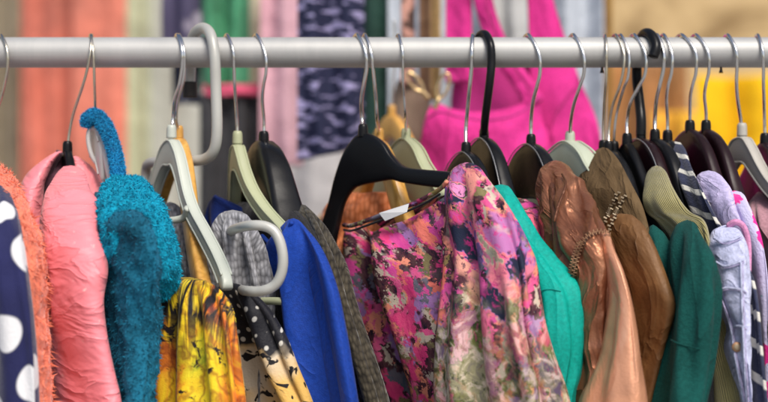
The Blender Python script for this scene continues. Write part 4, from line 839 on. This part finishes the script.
def bg(name, col, amt=.25):
    n = NT(name); f = n.noise(n.uv((1, .5, 1)), 9, 5, .6, .8); g = n.noise(n.uv(), 3.2, 3, .5)
    c = n.ramp(f, [(.25, tuple(x * (1 - amt * 1.8) for x in col)), (.5, col), (.75, tuple(min(1, x * (1 + amt)) for x in col))])
    c = n.mix(n.math('MULTIPLY', n.step(g, .5, .25), .35), c, tuple(.6 * x + .13 for x in col))
    return n.done(c, .9, .15, .1, 0, n.bump(n.noise(n.uv(), 25, 4), .008))
def m_print(name, base, fg, sc=26, st=(1, 1, 1), rot=.4, th=.5):
    n = NT(name); f = n.noise(n.uv(st, rot), sc, 2, .5, .4); return n.done(n.mix(n.step(f, th, .03), base, fg), .85, .2)
drape('hanging_cloth', -30, 22, -60, 460, 2.80, bg('olive brown cloth', (.30, .25, .17)), 'blurred olive brown cloth at the far left behind the rail', 'cloth', 3, .02, seed=1)
drape('hanging_cloth', 20, 75, -60, 460, 2.60, bg('red cloth', (.56, .145, .095), .35), 'blurred brick red cloth behind the pink jacket, left half', 'cloth', 2, .012, seed=2)
drape('hanging_cloth', 72, 126, -60, 460, 2.55, bg('salmon cloth', (.62, .175, .115), .3), 'blurred salmon red cloth behind the pink jacket, right half', 'cloth', 1.5, .01, seed=3)
drape('hanging_cloth', 120, 150, -60, 460, 2.70, bg('lime cloth', (.46, .50, .33), .2), 'blurred soft green cloth between the red and grey ones', 'cloth', 1.2, .008, seed=4)
drape('hanging_cloth', 147, 206, -60, 460, 2.75, bg('grey green cloth', (.42, .42, .37), .15), 'blurred grey green cloth behind the wooden hanger', 'cloth', 1.4, .008, seed=5)
drape('printed_cloth', 162, 206, -60, 62, 1.1, m_print('purple print', (.08, .07, .13), (.50, .44, .54), 11), 'blurred lilac and navy patterned cloth above the rail, left of the green one', 'cloth', 1.5, .015, seed=6)
drape('navy_cloth', 172, 200, 60, 104, 1.15, bg('navy back cloth', (.03, .035, .07)), 'small navy cloth below the rail behind the rubber capped hook', 'cloth', 1.2, .01, seed=7)
g = empty('green_dress', P(225, 40, 1.1), 'green top with a pink waistband and charcoal lower half behind the rail', 'dress')
drape('bodice', 200, 248, -60, 88, 1.1, bg('emerald cloth', (.06, .30, .15), .4), None, None, 2, .02, seed=8, parent=g)
drape('waistband', 203, 264, 84, 95, 1.08, bg('pink band', (.66, .08, .17)), None, None, 1.2, .008, seed=9, parent=g)
drape('skirt', 200, 262, 94, 330, 1.1, bg('charcoal back cloth', (.022, .021, .026)), None, None, 2, .02, seed=10, parent=g)
drape('cream_cloth', 245, 264, -60, 84, 1.14, bg('cream cloth', (.60, .56, .42)), 'narrow blurred cream cloth between the green and mauve pieces', 'cloth', 1, .01, seed=11)
drape('mauve_jumper', 260, 302, -60, 166, 1.05, bg('mauve knit', (.62, .36, .42), .15), 'blurred dusty pink jumper sleeve above the black hanger', 'jumper', 1.5, .015, seed=12)
drape('printed_dress', 297, 364, -60, 154, .62, m_print('navy and lilac print', (.022, .025, .06), (.36, .33, .56), 46, (1, 2.2, 1), .5, .57), 'navy dress with lilac brush marks hanging behind the rail', 'dress', 2, .012, .02, seed=13)
drape('dark_green_cloth', 357, 388, -60, 200, .75, bg('dark green cloth', (.015, .06, .045)), 'dark green cloth beside the navy and lilac dress', 'cloth', 1.3, .01, seed=14)
drape('pale_cloth', 200, 345, 120, 420, 1.5, bg('pale grey cloth', (.52, .50, .51), .1), 'pale grey cloth low behind the lilac print', 'cloth', 3, .02, seed=15)
drape('denim_cloth', 384, 602, -60, 420, 1.0, bg('washed denim', (.46, .50, .56), .15), 'wide washed blue denim cloth behind the pink bag', 'cloth', 5, .03, seed=16)
drape('white_cloth', 484, 528, -60, 200, .9, bg('off white cloth', (.50, .50, .49), .15), 'off white cloth hanging between the straps of the pink bag', 'cloth', 1.4, .015, seed=30)
g = empty('shoulder_bag', P(412, 110, .5), 'tan shoulder bag with snake pattern and brown straps behind the rail', 'bag')
loft('body', [(80, 398, 418, .6, .6, .02), (90, 394, 428, .6, .6, .03), (120, 390, 432, .6, .6, .04), (200, 386, 436, .6, .6, .05), (260, 388, 434, .6, .6, .05)], bg('tan leather', (.26, .17, .11)), g, seed=40, nl=50, nr=48)
drape('strap', 401, 415, -60, 84, .56, m_print('snake print', (.10, .06, .05), (.55, .30, .24), 60), None, None, 1, .003, seed=17, parent=g)
drape('strap', 419, 431, -60, 100, .58, bg('brown strap', (.16, .09, .05)), None, None, 1, .003, seed=18, parent=g)
drape('strap', 431, 441, -60, 100, .6, bg('ochre strap', (.36, .24, .10)), None, None, 1, .003, seed=19, parent=g)
g = hanger('mustard wooden hanger far behind the rail, left of the bag clasps', (392, 112), 35, BAR_WOOD, 'wood', [(392, 100, .42), (393, 80, .42), (395, 50, .42), (394, 20, .42)], 'chrome', .0018, Y0=.42, thick=1.2)
# pink bag built as its own folded sheet shapes
def panel(name, outline, Y, mat, parent, bulge=.02, thick=.01, n=40, seed=0):
    """filled outline in the plane at depth Y, gently bulged and thickened"""
    import bmesh
    from mathutils.geometry import tessellate_polygon
    pts = cr([P(x, y, Y) for x, y in outline] + [P(outline[0][0], outline[0][1], Y)], 140)[:-1]
    bm = bmesh.new(); vs = [bm.verts.new(p) for p in pts]; f = bm.faces.new(vs)
    bmesh.ops.triangulate(bm, faces=bm.faces[:])
    for _ in range(4): bmesh.ops.subdivide_edges(bm, edges=[e for e in bm.edges if e.calc_length() > .012], cuts=1)
    bmesh.ops.triangulate(bm, faces=bm.faces[:])
    bm.verts.ensure_lookup_table(); V = np.array([v.co for v in bm.verts]); F = [[v.index for v in f.verts] for f in bm.faces]
    bm.verts.index_update(); F = [[v.index for v in f.verts] for f in bm.faces]; bm.free()
    c = V.mean(0); dmin = np.min(np.linalg.norm(V[:, None, [0, 2]] - pts[None, ::2][:, :, [0, 2]], axis=2), axis=1)
    h = bulge * (1 - np.exp(-dmin / .03)); nz = pnoise(np.stack([V[:, 0] * 14 + seed, V[:, 1] * 0, V[:, 2] * 8], 1)) * bulge * .7
    A = V - np.stack([0 * h, h + nz * (dmin > .002), 0 * h], 1); B = V + np.stack([0 * h, thick + 0 * h, 0 * h], 1)
    N = len(V); F2 = [[N + x for x in f[::-1]] for f in F]
    uv = V[:, [0, 2]]; return mesh(name, np.vstack([A, B]), F + F2, mat, parent, np.vstack([uv, uv]))
pinkm = cloth('magenta canvas', (.66, .032, .25), .8, .2, .3, 300, .0008, .012, 12, cre=(1, .5, 9, .02, .2))
pinkd = cloth('darker magenta inside', (.50, .035, .22), .85, .2, .12)  # darker copy of the magenta for back panel and top seam
g = empty('tote_bag', P(500, 150, .45), 'bright magenta canvas tote bag hanging behind the rail', 'bag')
panel('back_panel', [(455, 66), (480, 66), (505, 52), (540, 30), (556, 60), (580, 100), (600, 150), (606, 230), (470, 230), (452, 120)], .5, pinkd, g, .008, seed=2)
panel('side_panel', [(524, -50), (540, -50), (556, 10), (578, 75), (600, 135), (606, 240), (560, 250), (535, 150), (530, 60), (528, 0)], .47, pinkm, g, .01, seed=3)
panel('front_panel', [(424, 122), (431, 106), (440, 104), (452, 109), (475, 112), (500, 110), (522, 103), (534, 92), (542, 110), (560, 180), (560, 250), (400, 250), (414, 190), (419, 150)], .44, pinkm, g, .03, seed=4)
drape('strap', 446, 472, -60, 82, .46, pinkm, None, None, 1, .004, seed=20, parent=g)
tube('strap', [P(*q) for q in [(474, -50, .45), (483, 0, .45), (492, 30, .45), (505, 58, .45), (522, 82, .45), (536, 104, .44)]], .0125, pinkm, g, 60, 14, .25)
tube('rim_seam', [P(*q) for q in [(428, 118, .41), (440, 112, .40), (460, 117, .4), (485, 120, .4), (512, 116, .4), (530, 106, .41), (538, 96, .42)]], .0016, pinkd, g, 60, 8)
def clasp(x, y, Y, s, ang, label):
    g = empty('metal_clasp', P(x, y, Y), label, 'clasp'); c = P(x, y, Y); pts = []
    for k in range(13):
        t = k / 12 * 2 * PI; lx = math.cos(t) * .0065 * s; lz = math.sin(t) * .016 * s
        pts.append(c + np.array([lx * math.cos(ang) - lz * math.sin(ang), 0, lx * math.sin(ang) + lz * math.cos(ang)]))
    tube('loop', pts, .0019 * s, M['gold'], g, 70, 10); d = np.array([-math.sin(ang), 0, math.cos(ang)])
    tube('swivel', [c - d * .017 * s, c - d * .024 * s, c - d * .03 * s], .0035 * s, M['gold'], g, 12, 12)
clasp(443, 86, .36, 1.0, -.35, 'gold snap clasp at the top corner of the magenta bag')
clasp(415, 82, .40, .9, .7, 'gold snap clasp left of the one on the magenta bag')
drape('brown_cloth', 598, 690, 62, 420, 3.0, bg('rust brown cloth', (.36, .16, .045), .5), 'blurred rust brown cloth behind the cluster of black hangers', 'cloth', 3, .03, seed=21)
drape('yellow_cloth', 694, 830, 76, 420, 2.8, cloth('golden yellow cloth', (.86, .47, .01), .9, 0, .22, 300, .001, .01, 14), 'blurred golden yellow cloth behind the right hand hangers', 'cloth', 2.5, .04, seed=22)
drape('yellow_cloth', 652, 702, 112, 420, 2.7, bg('amber cloth', (.80, .40, .02), .3), 'blurred amber cloth starting lower, left of the golden yellow one', 'cloth', 1.3, .03, seed=24)
drape('ochre_cloth', 594, 612, -60, 420, 1.2, bg('ochre cloth', (.42, .23, .05), .3), 'narrow ochre cloth between denim and rust brown ones', 'cloth', 1, .01, seed=23)
